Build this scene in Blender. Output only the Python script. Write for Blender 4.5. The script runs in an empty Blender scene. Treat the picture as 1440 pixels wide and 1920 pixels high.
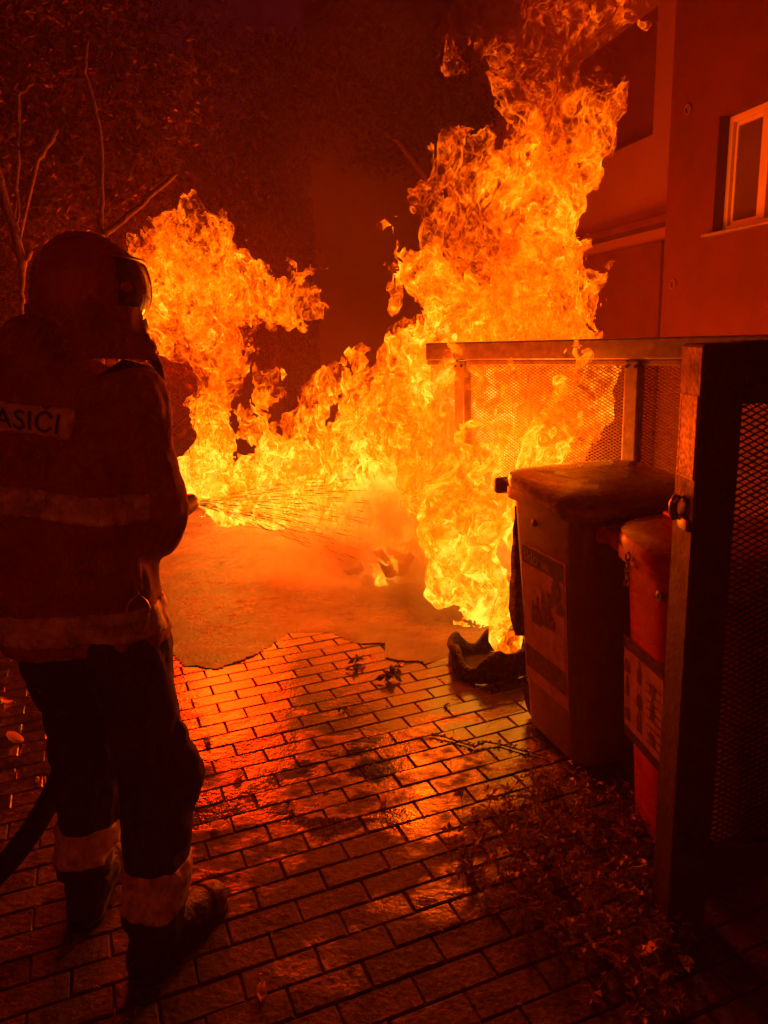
import bpy, bmesh, math, random, time
import numpy as np
from mathutils import Matrix, Vector
from mathutils.bvhtree import BVHTree

sc = bpy.context.scene
COL = sc.collection
PI = math.pi
R = math.radians

# ------------------------------------------------------------------ camera
cam_data = bpy.data.cameras.new('camera')
cam = bpy.data.objects.new('camera', cam_data)
COL.objects.link(cam)
sc.camera = cam
cam_data.sensor_fit = 'VERTICAL'
cam_data.sensor_height = 36.0
cam_data.lens = 1400.0 / 1920.0 * 36.0
cam_data.clip_start = 0.05
cam_data.clip_end = 400.0
CAM_H = 1.62
cam.matrix_world = (Matrix.Translation((0, 0, CAM_H)) @ Matrix.Rotation(PI / 2 + R(-13.2), 4, 'X')
                    @ Matrix.Rotation(R(-2.0), 4, 'Z'))

# ------------------------------------------------------------------ night sky, exposure
world = bpy.data.worlds.new('World')
sc.world = world
world.use_nodes = True
wn = world.node_tree
bg = wn.nodes['Background']
bg.inputs[0].default_value = (1.0, 0.04, 0.16, 1)
bg.inputs[1].default_value = 0.016
sc.view_settings.view_transform = 'Standard'
sc.view_settings.look = 'None'
sc.view_settings.exposure = 0.0
sc.view_settings.gamma = 1.0
sc.cycles.transparent_max_bounces = 28
sc.cycles.max_bounces = 4
sc.cycles.diffuse_bounces = 2
sc.cycles.glossy_bounces = 3
sc.cycles.volume_bounces = 1
sc.cycles.volume_step_rate = 1.0
sc.cycles.volume_max_steps = 64
sc.cycles.sample_clamp_indirect = 3.0
sc.cycles.caustics_reflective = False
sc.cycles.caustics_refractive = False
sc.cycles.use_denoising = True
sc.cycles.use_adaptive_sampling = True
sc.cycles.adaptive_threshold = 0.03
sc.cycles.adaptive_min_samples = 12

# the fire's own light (the flames themselves are built further down)
# hotter, yellower light from the flame bases, redder light from the upper flames
for loc, watt, rad, rgb in (((0.60, 5.0, 1.0), 50, 0.40, (1.0, 0.024, 0.0005)), ((0.85, 5.1, 2.2), 8, 0.35, (1.0, 0.016, 0.0)),
                            ((-0.90, 6.2, 0.6), 85, 0.35, (1.0, 0.060, 0.001)), ((-0.15, 5.8, 0.7), 85, 0.35, (1.0, 0.060, 0.001)), ((0.35, 5.4, 0.6), 70, 0.35, (1.0, 0.060, 0.001)),
                            ((-1.6, 6.8, 1.7), 400, 0.45, (1.0, 0.018, 0.0005)), ((0.26, 3.92, 0.95), 75, 0.15, (1.0, 0.065, 0.001))):
    ld = bpy.data.lights.new('fire_light', 'POINT')
    ld.color = rgb
    ld.energy = watt
    ld.shadow_soft_size = rad
    lo_ = bpy.data.objects.new('fire_light', ld)
    lo_.location = loc
    COL.objects.link(lo_)


# ------------------------------------------------------------------ helpers
class Nodes:
    """short-hand for building node trees"""
    def __init__(s, nt):
        s.nt = nt
        s.L = nt.links

    def n(s, t, **k):
        x = s.nt.nodes.new(t)
        for a, b in k.items():
            setattr(x, a, b)
        return x

    def put(s, node, i, v):
        if isinstance(v, bpy.types.NodeSocket):
            s.L.new(v, node.inputs[i])
        else:
            node.inputs[i].default_value = v

    def m(s, op, a, b=0.0, c=0.0, clamp=False):
        x = s.n('ShaderNodeMath', operation=op, use_clamp=clamp)
        for i, v in enumerate((a, b, c)):
            s.put(x, i, v)
        return x.outputs[0]

    def v(s, op, a, b=(0, 0, 0), k=None):
        x = s.n('ShaderNodeVectorMath', operation=op)
        s.put(x, 0, a)
        if op not in ('SCALE', 'LENGTH'):
            s.put(x, 1, b)
        if k is not None:
            s.put(x, 3, k)
        return x.outputs['Value'] if op in ('LENGTH', 'DOT_PRODUCT', 'DISTANCE') else x.outputs['Vector']

    def noise(s, p, scale, detail=2.0, rough=0.5, color=False, raw=True):
        x = s.n('ShaderNodeTexNoise')
        x.normalize = not raw
        if p is not None:
            s.put(x, 'Vector', p)
        x.inputs['Scale'].default_value = scale
        x.inputs['Detail'].default_value = detail
        x.inputs['Roughness'].default_value = rough
        return x.outputs['Color'] if color else x.outputs[0]

    def ramp(s, fac, stops):
        x = s.n('ShaderNodeValToRGB')
        s.put(x, 0, fac)
        e = x.color_ramp.elements
        e[0].position, e[0].color = stops[0][0], (*stops[0][1], 1)
        e[1].position, e[1].color = stops[-1][0], (*stops[-1][1], 1)
        for p, c in stops[1:-1]:
            k = e.new(p)
            k.color = (*c, 1)
        return x.outputs[0]


def material(name, color, rough=0.6, metal=0.0, var=0.25, scale=6.0, bump=0.0, bscale=40.0, spec=0.5,
             rough_var=0.15, coat=0.0, grime=None, grime_amt=0.0):
    """a principled surface with uneven colour, uneven gloss and fine relief"""
    m = bpy.data.materials.new(name)
    m.use_nodes = True
    nt = m.node_tree
    f = Nodes(nt)
    b = nt.nodes['Principled BSDF']
    tc = f.n('ShaderNodeTexCoord').outputs['Object']
    n1 = f.noise(tc, scale, 5, 0.6)
    fac = f.m('MULTIPLY_ADD', n1, var, 1.0)
    colr = f.v('SCALE', tuple(color), k=fac)
    if grime:
        g = f.m('MULTIPLY', f.m('SUBTRACT', f.noise(tc, scale * 1.7, 6, 0.65, raw=False), 0.45, clamp=True), 6.0 * grime_amt, clamp=True)
        mx = f.n('ShaderNodeMix', data_type='RGBA')
        f.L.new(g, mx.inputs[0])
        f.L.new(colr, mx.inputs[6])
        mx.inputs[7].default_value = (*grime, 1)
        colr = mx.outputs[2]
    f.L.new(colr, b.inputs['Base Color'])
    f.L.new(f.m('MULTIPLY_ADD', f.noise(tc, scale * 2.3, 4, 0.6), rough_var, rough, clamp=True), b.inputs['Roughness'])
    b.inputs['Metallic'].default_value = metal
    b.inputs['Specular IOR Level'].default_value = spec
    b.inputs['Coat Weight'].default_value = coat
    if bump:
        bp = f.n('ShaderNodeBump')
        bp.inputs['Strength'].default_value = bump
        bp.inputs['Distance'].default_value = 0.01
        f.L.new(f.noise(tc, bscale, 4, 0.6), bp.inputs['Height'])
        f.L.new(bp.outputs[0], b.inputs['Normal'])
    return m


class MB:
    """collects geometry for one mesh"""
    def __init__(s):
        s.v, s.f = [], []

    def add(s, vs, fs):
        o = len(s.v)
        s.v += [tuple(p) for p in vs]
        s.f += [tuple(i + o for i in q) for q in fs]
        return s

    def box(s, c, size, M=None, bev=0.0):
        hx, hy, hz = (k / 2 for k in size)
        if bev <= 0:
            vs = [Vector((x, y, z)) for z in (-hz, hz) for x, y in ((-hx, -hy), (hx, -hy), (hx, hy), (-hx, hy))]
            fs = [(3, 2, 1, 0), (4, 5, 6, 7), (0, 1, 5, 4), (1, 2, 6, 5), (2, 3, 7, 6), (3, 0, 4, 7)]
        else:
            bm = bmesh.new()
            bmesh.ops.create_cube(bm, size=1.0, matrix=Matrix.Diagonal((size[0], size[1], size[2], 1)))
            bmesh.ops.bevel(bm, geom=bm.edges[:], offset=bev, segments=2, affect='EDGES', profile=0.5)
            bm.verts.index_update()
            vs = [v.co.copy() for v in bm.verts]
            fs = [[v.index for v in q.verts] for q in bm.faces]
            bm.free()
        if M is not None:
            vs = [M @ p for p in vs]
        c = Vector(c)
        return s.add([p + c for p in vs], fs)

    def tube(s, pts, rad, seg=8, cap=True):
        pts = [Vector(p) for p in pts]
        n = len(pts)
        if not hasattr(rad, '__len__'):
            rad = [rad] * n
        base = len(s.v)
        up = Vector((0.13, 0.21, 0.97))
        for i, p in enumerate(pts):
            t = (pts[min(i + 1, n - 1)] - pts[max(i - 1, 0)]).normalized()
            if abs(t.dot(up)) > 0.95:
                up = Vector((0.9, 0.3, 0.1))
            a = t.cross(up).normalized()
            b = a.cross(t).normalized()
            for k in range(seg):
                w = 2 * PI * k / seg
                s.v.append(tuple(p + (a * math.cos(w) + b * math.sin(w)) * rad[i]))
        for i in range(n - 1):
            for k in range(seg):
                a0 = base + i * seg + k
                a1 = base + i * seg + (k + 1) % seg
                s.f.append((a0, a1, a1 + seg, a0 + seg))
        if cap:
            s.f.append(tuple(base + k for k in range(seg - 1, -1, -1)))
            s.f.append(tuple(base + (n - 1) * seg + k for k in range(seg)))
        return s

    def loft(s, rings, cap=True):
        """rings: lists of the same number of points"""
        base = len(s.v)
        k = len(rings[0])
        for r in rings:
            s.v += [tuple(p) for p in r]
        for i in range(len(rings) - 1):
            for j in range(k):
                a0 = base + i * k + j
                a1 = base + i * k + (j + 1) % k
                s.f.append((a0, a1, a1 + k, a0 + k))
        if cap:
            s.f.append(tuple(base + j for j in range(k - 1, -1, -1)))
            s.f.append(tuple(base + (len(rings) - 1) * k + j for j in range(k)))
        return s

    def build(s, name, mat, parent=None, smooth=False, angle=None):
        me = bpy.data.meshes.new(name)
        me.from_pydata(s.v, [], s.f)
        me.update()
        return link(name, me, mat, parent, smooth, angle)


def link(name, me, mat, parent=None, smooth=False, angle=None):
    if mat is not None:
        me.materials.clear()
        me.materials.append(mat)
    if smooth:
        me.polygons.foreach_set('use_smooth', [True] * len(me.polygons))
        if angle:
            try:
                me.set_sharp_from_angle(angle=R(angle))
            except Exception:
                pass
    o = bpy.data.objects.new(name, me)
    COL.objects.link(o)
    if parent is not None:
        o.parent = parent
    return o


def tag(o, label=None, cat=None, group=None, kind=None):
    if label:
        o['label'] = label
    if cat:
        o['category'] = cat
    if group:
        o['group'] = group
    if kind:
        o['kind'] = kind
    return o


def empty(name, loc=(0, 0, 0), rz=0.0):
    o = bpy.data.objects.new(name, None)
    o.empty_display_size = 0.1
    o.location = loc
    o.rotation_euler = (0, 0, rz)
    COL.objects.link(o)
    return o


def inv(root):
    """world -> local matrix of a root made by empty()"""
    return (Matrix.Translation(root.location) @ Matrix.Rotation(root.rotation_euler[2], 4, 'Z')).inverted()


def to_local(o, root):
    """a mesh built in world coordinates becomes a child of root"""
    o.data.transform(inv(root))
    o.parent = root
    return o


def text_mesh(s, size, depth=0.0, align='LEFT'):
    cu = bpy.data.curves.new('lettering', 'FONT')
    cu.body = s
    cu.size = size
    cu.extrude = depth
    cu.align_x = align
    cu.resolution_u = 3
    o = bpy.data.objects.new('lettering', cu)
    COL.objects.link(o)
    dg = bpy.context.evaluated_depsgraph_get()
    me = bpy.data.meshes.new_from_object(o.evaluated_get(dg))
    bpy.data.objects.remove(o)
    return me


def smoothstep(a, b, x):
    t = np.clip((x - a) / (b - a), 0, 1)
    return t * t * (3 - 2 * t)


def vnoise(x, y, seed=0):
    """value noise for height fields"""
    xi = np.floor(x).astype(np.int64)
    yi = np.floor(y).astype(np.int64)
    xf, yf = x - xi, y - yi
    u, v = xf * xf * (3 - 2 * xf), yf * yf * (3 - 2 * yf)

    def h(a, b):
        n = (a * 374761393 + b * 668265263 + seed * 974711) & 0x7fffffff
        n = ((n ^ (n >> 13)) * 1274126177) & 0x7fffffff
        return ((n ^ (n >> 16)) & 0xffff) / 32767.5 - 1.0
    return (h(xi, yi) * (1 - u) + h(xi + 1, yi) * u) * (1 - v) + (h(xi, yi + 1) * (1 - u) + h(xi + 1, yi + 1) * u) * v


def fbm(x, y, seed=0, octv=4):
    r, a = 0, 1.0
    for i in range(octv):
        r = r + a * vnoise(x * 2 ** i, y * 2 ** i, seed + i)
        a *= 0.5
    return r


# ---- rounded shapes from distance fields (clothing, figure, flames)
def capsule_field(f, p, caps, k):
    d = None
    for (a, b, ra, rb) in caps:
        ab = [b[i] - a[i] for i in range(3)]
        l2 = max(sum(c * c for c in ab), 1e-6)
        pa = f.v('SUBTRACT', p, tuple(a))
        h = f.m('MULTIPLY', f.v('DOT_PRODUCT', pa, tuple(ab)), 1 / l2, clamp=True)
        dv = f.v('SUBTRACT', pa, f.v('SCALE', tuple(ab), k=h))
        di = f.m('SUBTRACT', f.v('LENGTH', dv), f.m('MULTIPLY_ADD', h, rb - ra, ra))
        d = di if d is None else f.m('SMOOTH_MIN', d, di, k)
    return d


def field_tree(name):
    ng = bpy.data.node_groups.new(name, 'GeometryNodeTree')
    ng.interface.new_socket('Geometry', in_out='OUTPUT', socket_type='NodeSocketGeometry')
    f = Nodes(ng)
    return ng, f, f.n('NodeGroupOutput'), f.n('GeometryNodeInputPosition').outputs[0]


def field_mesh(name, ng, f, out, fld, lo, hi, vox, thr=0.0, adapt=0.0):
    vc = f.n('GeometryNodeVolumeCube')
    f.L.new(fld, vc.inputs['Density'])
    vc.inputs['Background'].default_value = -1
    vc.inputs['Min'].default_value = lo
    vc.inputs['Max'].default_value = hi
    for i, k in enumerate('XYZ'):
        vc.inputs['Resolution ' + k].default_value = max(4, int((hi[i] - lo[i]) / vox))
    vm = f.n('GeometryNodeVolumeToMesh')
    vm.inputs['Threshold'].default_value = thr
    vm.inputs['Adaptivity'].default_value = adapt
    f.L.new(vc.outputs[0], vm.inputs[0])
    ss = f.n('GeometryNodeSetShadeSmooth')
    f.L.new(vm.outputs[0], ss.inputs[0])
    f.L.new(ss.outputs[0], out.inputs[0])
    tmp = bpy.data.objects.new(name, bpy.data.meshes.new(name))
    COL.objects.link(tmp)
    tmp.modifiers.new('field', 'NODES').node_group = ng
    dg = bpy.context.evaluated_depsgraph_get()
    me = bpy.data.meshes.new_from_object(tmp.evaluated_get(dg))
    bpy.data.objects.remove(tmp)
    bpy.data.node_groups.remove(ng)
    me.materials.clear()
    me.name = name
    return me


def solid(name, caps, mat, root, vox=0.012, k=0.05, grow=0.0, planes=(), fold=0.0, fscale=7.0, fine=0.0, stretch=(1, 1, 1), pad=0.05, seed=0.0):
    """one continuous rounded body; planes: (normal, offset) keeps n.p < offset"""
    lo = [min(min(c[0][i] - c[2], c[1][i] - c[3]) for c in caps) - pad - grow for i in range(3)]
    hi = [max(max(c[0][i] + c[2], c[1][i] + c[3]) for c in caps) + pad + grow for i in range(3)]
    ng, f, out, p = field_tree(name)
    d = capsule_field(f, p, caps, k)
    if fold:
        q = f.v('ADD', f.v('MULTIPLY', p, stretch), (seed, seed * 2, 0))
        d = f.m('ADD', d, f.m('MULTIPLY', f.noise(q, fscale, 3, 0.55), fold))
        if fine:
            d = f.m('ADD', d, f.m('MULTIPLY', f.m('ABSOLUTE', f.noise(q, fscale * 2.2, 2, 0.5)), fine))
    d = f.m('SUBTRACT', d, grow)
    for nrm, off in planes:
        d = f.m('MAXIMUM', d, f.m('SUBTRACT', f.v('DOT_PRODUCT', p, tuple(nrm)), off))
    me = field_mesh(name, ng, f, out, f.m('MULTIPLY', d, -1.0), lo, hi, vox)
    o = link(name, me, mat, None, True)
    return to_local(o, root) if root is not None else o


# ------------------------------------------------------------------ materials
M = {}
M['soil'] = material('soil', (0.07, 0.06, 0.05), 0.85, var=0.5, scale=2.0, bump=0.6, bscale=30)
M['joint'] = material('joint_sand', (0.045, 0.038, 0.033), 0.5, var=0.4, scale=20, bump=0.5, bscale=120)
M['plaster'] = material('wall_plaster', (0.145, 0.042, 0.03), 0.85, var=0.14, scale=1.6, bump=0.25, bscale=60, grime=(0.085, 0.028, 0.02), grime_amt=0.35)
M['plaster_pale'] = material('wall_plaster_pale', (0.30, 0.17, 0.12), 0.85, var=0.10, scale=1.4, bump=0.2, bscale=60)
M['plaster_white'] = material('wall_plaster_white', (0.78, 0.74, 0.70), 0.85, var=0.06, scale=1.2, bump=0.2, bscale=60)
M['plaster_far'] = material('wall_plaster_far', (0.13, 0.10, 0.09), 0.9, var=0.15, scale=0.8)
M['window_white'] = material('window_frame_paint', (0.72, 0.70, 0.66), 0.45, var=0.06, scale=8)
M['pane'] = material('window_pane', (0.13, 0.09, 0.08), 0.08, var=0.2, scale=3, rough_var=0.05, spec=0.8)
M['dark_opening'] = material('unlit_room', (0.02, 0.02, 0.02), 0.9, var=0.2)
M['galv'] = material('galvanised_steel', (0.42, 0.42, 0.42), 0.48, metal=0.55, var=0.22, scale=14, bump=0.06, bscale=80, grime=(0.16, 0.11, 0.08), grime_amt=0.30)
M['gate_steel'] = material('gate_steel', (0.06, 0.055, 0.05), 0.6, metal=0.2, var=0.4, scale=9, bump=0.15, bscale=60, grime=(0.12, 0.09, 0.07), grime_amt=0.3)
M['bin_grey'] = material('bin_plastic', (0.30, 0.22, 0.17), 0.42, var=0.12, scale=7, bump=0.12, bscale=160, grime=(0.10, 0.09, 0.08), grime_amt=0.25)
M['bin_red'] = material('red_bin_plastic', (0.85, 0.025, 0.02), 0.30, var=0.15, scale=9, bump=0.10, bscale=120, grime=(0.30, 0.05, 0.04), grime_amt=0.25)
M['bin_lid'] = material('bin_lid_plastic', (0.34, 0.22, 0.15), 0.24, var=0.12, scale=7, bump=0.10, bscale=70, spec=0.8, coat=0.5)
M['red_lid'] = material('red_lid_plastic', (0.75, 0.03, 0.02), 0.25, var=0.12, scale=7, bump=0.08, bscale=70, spec=0.7, coat=0.4)
M['black_plastic'] = material('black_plastic', (0.025, 0.025, 0.025), 0.5, var=0.3)
M['rubber'] = material('rubber', (0.02, 0.02, 0.02), 0.75, var=0.3, bump=0.2, bscale=90)
M['paper'] = material('sticker_paper', (0.72, 0.62, 0.50), 0.5, var=0.10, scale=14, grime=(0.26, 0.22, 0.2), grime_amt=0.4)
M['print'] = material('sticker_print', (0.06, 0.055, 0.05), 0.5, var=0.25, scale=30)
M['print_mid'] = material('sticker_print_mid', (0.18, 0.15, 0.13), 0.5, var=0.35, scale=40)
M['print_dim'] = material('sticker_worn', (0.10, 0.08, 0.07), 0.5, var=0.4, scale=40)
M['charred'] = material('charred_plastic', (0.02, 0.017, 0.016), 0.55, var=0.5, scale=20, bump=0.8, bscale=60)
M['trousers'] = material('trouser_cloth', (0.06, 0.045, 0.045), 0.78, var=0.30, scale=9, bump=0.30, bscale=220, spec=0.3)
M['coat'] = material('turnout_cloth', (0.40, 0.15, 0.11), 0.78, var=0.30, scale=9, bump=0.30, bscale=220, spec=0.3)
M['reflective'] = material('reflective_band', (0.74, 0.66, 0.52), 0.45, var=0.35, scale=18, bump=0.15, bscale=150, grime=(0.12, 0.10, 0.09), grime_amt=0.5)
M['panel_cloth'] = material('lettering_panel', (0.70, 0.62, 0.50), 0.5, var=0.25, scale=20)
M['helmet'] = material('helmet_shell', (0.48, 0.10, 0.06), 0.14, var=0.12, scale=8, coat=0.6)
M['visor'] = material('visor', (0.06, 0.05, 0.045), 0.06, var=0.1, rough_var=0.03, spec=0.8, coat=1.0)
M['leather'] = material('boot_leather', (0.022, 0.02, 0.018), 0.42, var=0.35, scale=16, bump=0.35, bscale=80)
M['toe_cap'] = material('boot_toe_cap', (0.20, 0.15, 0.06), 0.4, var=0.4, scale=18, bump=0.2)
M['skin'] = material('skin', (0.45, 0.28, 0.2), 0.5, var=0.1)
M['glove'] = material('glove_cloth', (0.05, 0.045, 0.04), 0.7, var=0.3, bump=0.3, bscale=90)
M['hose'] = material('hose_jacket', (0.022, 0.02, 0.02), 0.75, var=0.3, bump=0.3, bscale=140)
M['metal'] = material('plain_metal', (0.55, 0.54, 0.52), 0.3, metal=0.9, var=0.15)
M['bark'] = material('bark', (0.24, 0.16, 0.11), 0.8, var=0.4, scale=16, bump=0.5, bscale=50)
M['leaf_dry'] = material('dry_leaf', (0.80, 0.50, 0.26), 0.5, var=0.3, scale=30, bump=0.2, bscale=90)


def translucent(m, color, amt):
    """thin leaves let some light through"""
    nt = m.node_tree
    f = Nodes(nt)
    out = nt.nodes['Material Output']
    t = f.n('ShaderNodeBsdfTranslucent')
    t.inputs[0].default_value = (*[min(1.0, c * 1.6) for c in color], 1)
    mx = f.n('ShaderNodeMixShader')
    mx.inputs[0].default_value = amt
    f.L.new(nt.nodes['Principled BSDF'].outputs[0], mx.inputs[1])
    f.L.new(t.outputs[0], mx.inputs[2])
    f.L.new(mx.outputs[0], out.inputs[0])


translucent(M['leaf_dry'], (0.60, 0.38, 0.18), 0.55)


def leaf_material(name, color, spec=0.4):
    m = bpy.data.materials.new(name)
    m.use_nodes = True
    f = Nodes(m.node_tree)
    b = m.node_tree.nodes['Principled BSDF']
    P = f.n('ShaderNodeNewGeometry').outputs['Position']
    fac = f.m('MULTIPLY_ADD', f.noise(P, 9.0, 3, 0.6), 0.8, 1.0)
    f.L.new(f.v('SCALE', color, k=fac), b.inputs['Base Color'])
    b.inputs['Roughness'].default_value = 0.45
    b.inputs['Specular IOR Level'].default_value = spec
    translucent(m, color, 0.35)
    return m


M['leaf'] = leaf_material('tree_leaf', (0.034, 0.028, 0.020), 0.12)
M['leaf_shrub'] = leaf_material('shrub_leaf', (0.07, 0.045, 0.045), 0.2)
M['weed'] = leaf_material('weed_leaf', (0.28, 0.19, 0.13), 0.9)


# ------------------------------------------------------------------ ground and paving
g = MB().add([(-150, -60, -0.09), (150, -60, -0.09), (150, 220, -0.09), (-150, 220, -0.09)], [(0, 1, 2, 3)]).build('ground', M['soil'])
tag(g, kind='structure')

TH = R(21.5)
E1 = Vector((math.cos(TH), math.sin(TH), 0))
E2 = Vector((-math.sin(TH), math.cos(TH), 0))
PW, PH = 0.206, 0.0965


def wet_paver_material():
    m = bpy.data.materials.new('wet_paver')
    m.use_nodes = True
    nt = m.node_tree
    f = Nodes(nt)
    b = nt.nodes['Principled BSDF']
    P = f.n('ShaderNodeNewGeometry').outputs['Position']
    at_ = f.n('ShaderNodeAttribute', attribute_name='tint')
    n1 = f.noise(P, 7.0, 5, 0.62)
    n2 = f.noise(P, 60.0, 4, 0.6)
    tone = f.m('ADD', f.m('MULTIPLY_ADD', n1, 0.42, at_.outputs['Fac']), f.m('MULTIPLY', n2, 0.22))
    # water film: pools near the foam, thinning out towards the dry end of the paving
    sep = f.n('ShaderNodeSeparateXYZ')
    f.L.new(P, sep.inputs[0])
    far = f.m('MULTIPLY', f.m('SUBTRACT', sep.outputs[1], 2.05), 1.35)
    wet = f.m('ADD', far, f.m('MULTIPLY', f.noise(f.v('MULTIPLY', P, (1.0, 1.6, 1.0)), 2.6, 5, 0.65), 1.35))
    wet = f.m('ADD', wet, 0.10, clamp=True)
    col = f.ramp(tone, ((0.50, (0.035, 0.03, 0.026)), (1.0, (0.105, 0.085, 0.072)), (1.5, (0.18, 0.15, 0.125))))
    # dark reflection in the wet paving, painted into the base colour and coat
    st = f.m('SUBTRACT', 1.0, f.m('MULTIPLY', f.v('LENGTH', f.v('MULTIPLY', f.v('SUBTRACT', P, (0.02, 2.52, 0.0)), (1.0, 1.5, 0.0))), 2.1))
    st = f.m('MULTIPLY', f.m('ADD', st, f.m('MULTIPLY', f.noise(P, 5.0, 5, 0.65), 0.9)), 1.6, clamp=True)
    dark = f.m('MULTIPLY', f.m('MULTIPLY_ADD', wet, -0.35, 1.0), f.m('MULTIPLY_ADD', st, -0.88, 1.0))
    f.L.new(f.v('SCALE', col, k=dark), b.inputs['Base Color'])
    rough = f.m('ADD', f.m('MULTIPLY_ADD', wet, -0.64, 0.72), f.m('MULTIPLY', n1, 0.05), clamp=True)
    f.L.new(f.m('MAXIMUM', rough, 0.07), b.inputs['Roughness'])
    f.L.new(f.m('MULTIPLY_ADD', wet, 0.65, 0.35), b.inputs['Specular IOR Level'])
    f.L.new(f.m('MULTIPLY', wet, f.m('MULTIPLY_ADD', st, -0.75, 1.0)), b.inputs['Coat Weight'])
    b.inputs['Coat IOR'].default_value = 1.6
    b.inputs['Coat Roughness'].default_value = 0.06
    bp = f.n('ShaderNodeBump')
    bp.inputs['Distance'].default_value = 0.0014
    f.L.new(f.m('MULTIPLY_ADD', wet, -0.60, 0.80), bp.inputs['Strength'])
    f.L.new(f.m('ADD', n2, f.m('MULTIPLY', f.noise(P, 22.0, 3, 0.6), 1.1)), bp.inputs['Height'])
    f.L.new(bp.outputs[0], b.inputs['Normal'])
    f.L.new(bp.outputs[0], b.inputs['Coat Normal'])
    return m


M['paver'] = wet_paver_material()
bed = MB().add([(-9, -1.5, -0.0065), (6, -1.5, -0.0065), (6, 14, -0.0065), (-9, 14, -0.0065)], [(0, 1, 2, 3)]).build('pavement', M['joint'])
tag(bed, kind='structure')

CMI = cam.matrix_world.inverted()


def in_frame(p, mg=0.0):
    q = CMI @ Vector(p)
    if q.z > -0.05:
        return None
    x = 720 + 1400 * q.x / -q.z
    y = 960 - 1400 * q.y / -q.z
    return (x, y, -q.z) if -mg < x < 1440 + mg and -mg < y < 1920 + mg else None


def paver_shape(rng):
    """top 8 mm proud of the joint, uneven chamfered edge"""
    hx, hy = (PW - 0.0042) / 2, (PH - 0.0042) / 2
    c = 0.0042
    vs = []
    for (kx, ky, z) in ((hx, hy, -0.05), (hx, hy, -0.0045), (hx - c, hy - c, 0.0)):
        for sx, sy in ((-1, -1), (1, -1), (1, 1), (-1, 1)):
            j = 0.0016
            vs.append((sx * kx + rng.uniform(-j, j), sy * ky + rng.uniform(-j, j), z + (rng.uniform(-0.001, 0.001) if z == 0 else 0)))
    fs = [(8, 9, 10, 11)]
    for r_ in (0, 4):
        for k in range(4):
            a0, a1 = r_ + k, r_ + (k + 1) % 4
            fs.append((a0, a1, a1 + 4, a0 + 4))
    return vs, fs


def set_tint(me, vals):
    a = me.attributes.new('tint', 'FLOAT', 'FACE')
    a.data.foreach_set('value', vals)


rng = random.Random(11)
paver_meshes = []
for i in range(14):
    vs, fs = paver_shape(rng)
    me = bpy.data.meshes.new('paver')
    me.from_pydata(vs, [], fs)
    set_tint(me, [rng.choice((0.62, 0.72, 0.8, 0.9, 1.0, 1.1, 1.25))] * len(fs))
    me.materials.append(M['paver'])
    paver_meshes.append((me, vs, fs))
spots = []
for r_ in range(-40, 130):
    for c_ in range(-50, 60):
        p = E1 * ((c_ + (0.5 if r_ % 2 else 0.0)) * PW) + E2 * (r_ * PH)
        if -6.5 < p.x < 4.5 and 0.2 < p.y < 11.5:
            q = in_frame(p, 60)
            spots.append((p, q, (1.0 / (q[2] ** 2)) if q else 0))
spots.sort(key=lambda s: -s[2])


def hidden_spot(p, q):
    # under the firefighter, behind the bins, under the foam
    return q is None or p.y > 3.9 or (p.x > 0.75 and p.y > 1.7) or (q[0] < 330 and q[0] > 110 and q[1] < 1650)


n_single = 0
rest = MB()
rest_t = []
for (p, q, s_) in spots:
    rz = TH + rng.uniform(-0.012, 0.012) + (PI if rng.random() < 0.5 else 0)
    tilt = (rng.uniform(-0.008, 0.008), rng.uniform(-0.006, 0.006))
    dz = rng.uniform(-0.0015, 0.0015)
    k = rng.randrange(14)
    if n_single < 300 and not hidden_spot(p, q):
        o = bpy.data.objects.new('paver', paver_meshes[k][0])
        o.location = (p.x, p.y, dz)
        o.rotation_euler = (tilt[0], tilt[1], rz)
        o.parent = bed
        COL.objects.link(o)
        n_single += 1
    else:
        Mx = Matrix.Translation((p.x, p.y, dz)) @ Matrix.Rotation(rz, 4, 'Z') @ Matrix.Rotation(tilt[0], 4, 'X') @ Matrix.Rotation(tilt[1], 4, 'Y')
        rest.add([Mx @ Vector(v) for v in paver_meshes[k][1]], paver_meshes[k][2])
        rest_t += [rng.choice((0.62, 0.72, 0.8, 0.9, 1.0, 1.1, 1.25))] * 9
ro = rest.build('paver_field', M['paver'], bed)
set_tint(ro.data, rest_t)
tag(ro, kind='stuff')

# ------------------------------------------------------------------ foam and water lying over the paving
FRONT = [(-3.2, 5.2), (-2.2, 4.9), (-1.6, 4.45), (-1.31, 4.02), (-1.17, 3.75), (-1.06, 3.56), (-0.89, 3.49), (-0.77, 3.60), (-0.68, 3.73), (-0.56, 3.94), (-0.45, 3.96),
         (-0.33, 3.96), (-0.23, 3.85), (-0.17, 3.79), (-0.04, 3.75), (-0.02, 3.61), (0.08, 3.53), (0.19, 3.49), (0.33, 3.58), (0.47, 3.61), (0.67, 3.77), (1.0, 4.1), (1.6, 4.3)]
NX, NY = 250, 330
gx = np.linspace(-3.2, 1.6, NX)
gy = np.concatenate([np.linspace(3.40, 6.2, 230), np.linspace(6.22, 10.5, NY - 230)])
X, Y = np.meshgrid(gx, gy)
fy = np.interp(X, [p[0] for p in FRONT], [p[1] for p in FRONT]) + 0.035 * fbm(X * 7, Y * 7, 3, 3)
dist = Y - fy
lump = fbm(X * 9, Y * 9, 21, 4)
rip = np.abs(fbm(X * 14 + 0.4 * fbm(X * 4, Y * 4, 7), Y * 22, 40, 3))
Z = 0.0012 + 0.006 * smoothstep(0.0, 0.16, dist) + 0.0035 * smoothstep(0.05, 0.6, dist) * lump + 0.0035 * smoothstep(0.1, 0.5, dist) * (0.5 - rip) + 0.012 * smoothstep(0.3, 1.5, dist)
holes = fbm(X * 2.2, Y * 2.6, 77, 3)
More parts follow.
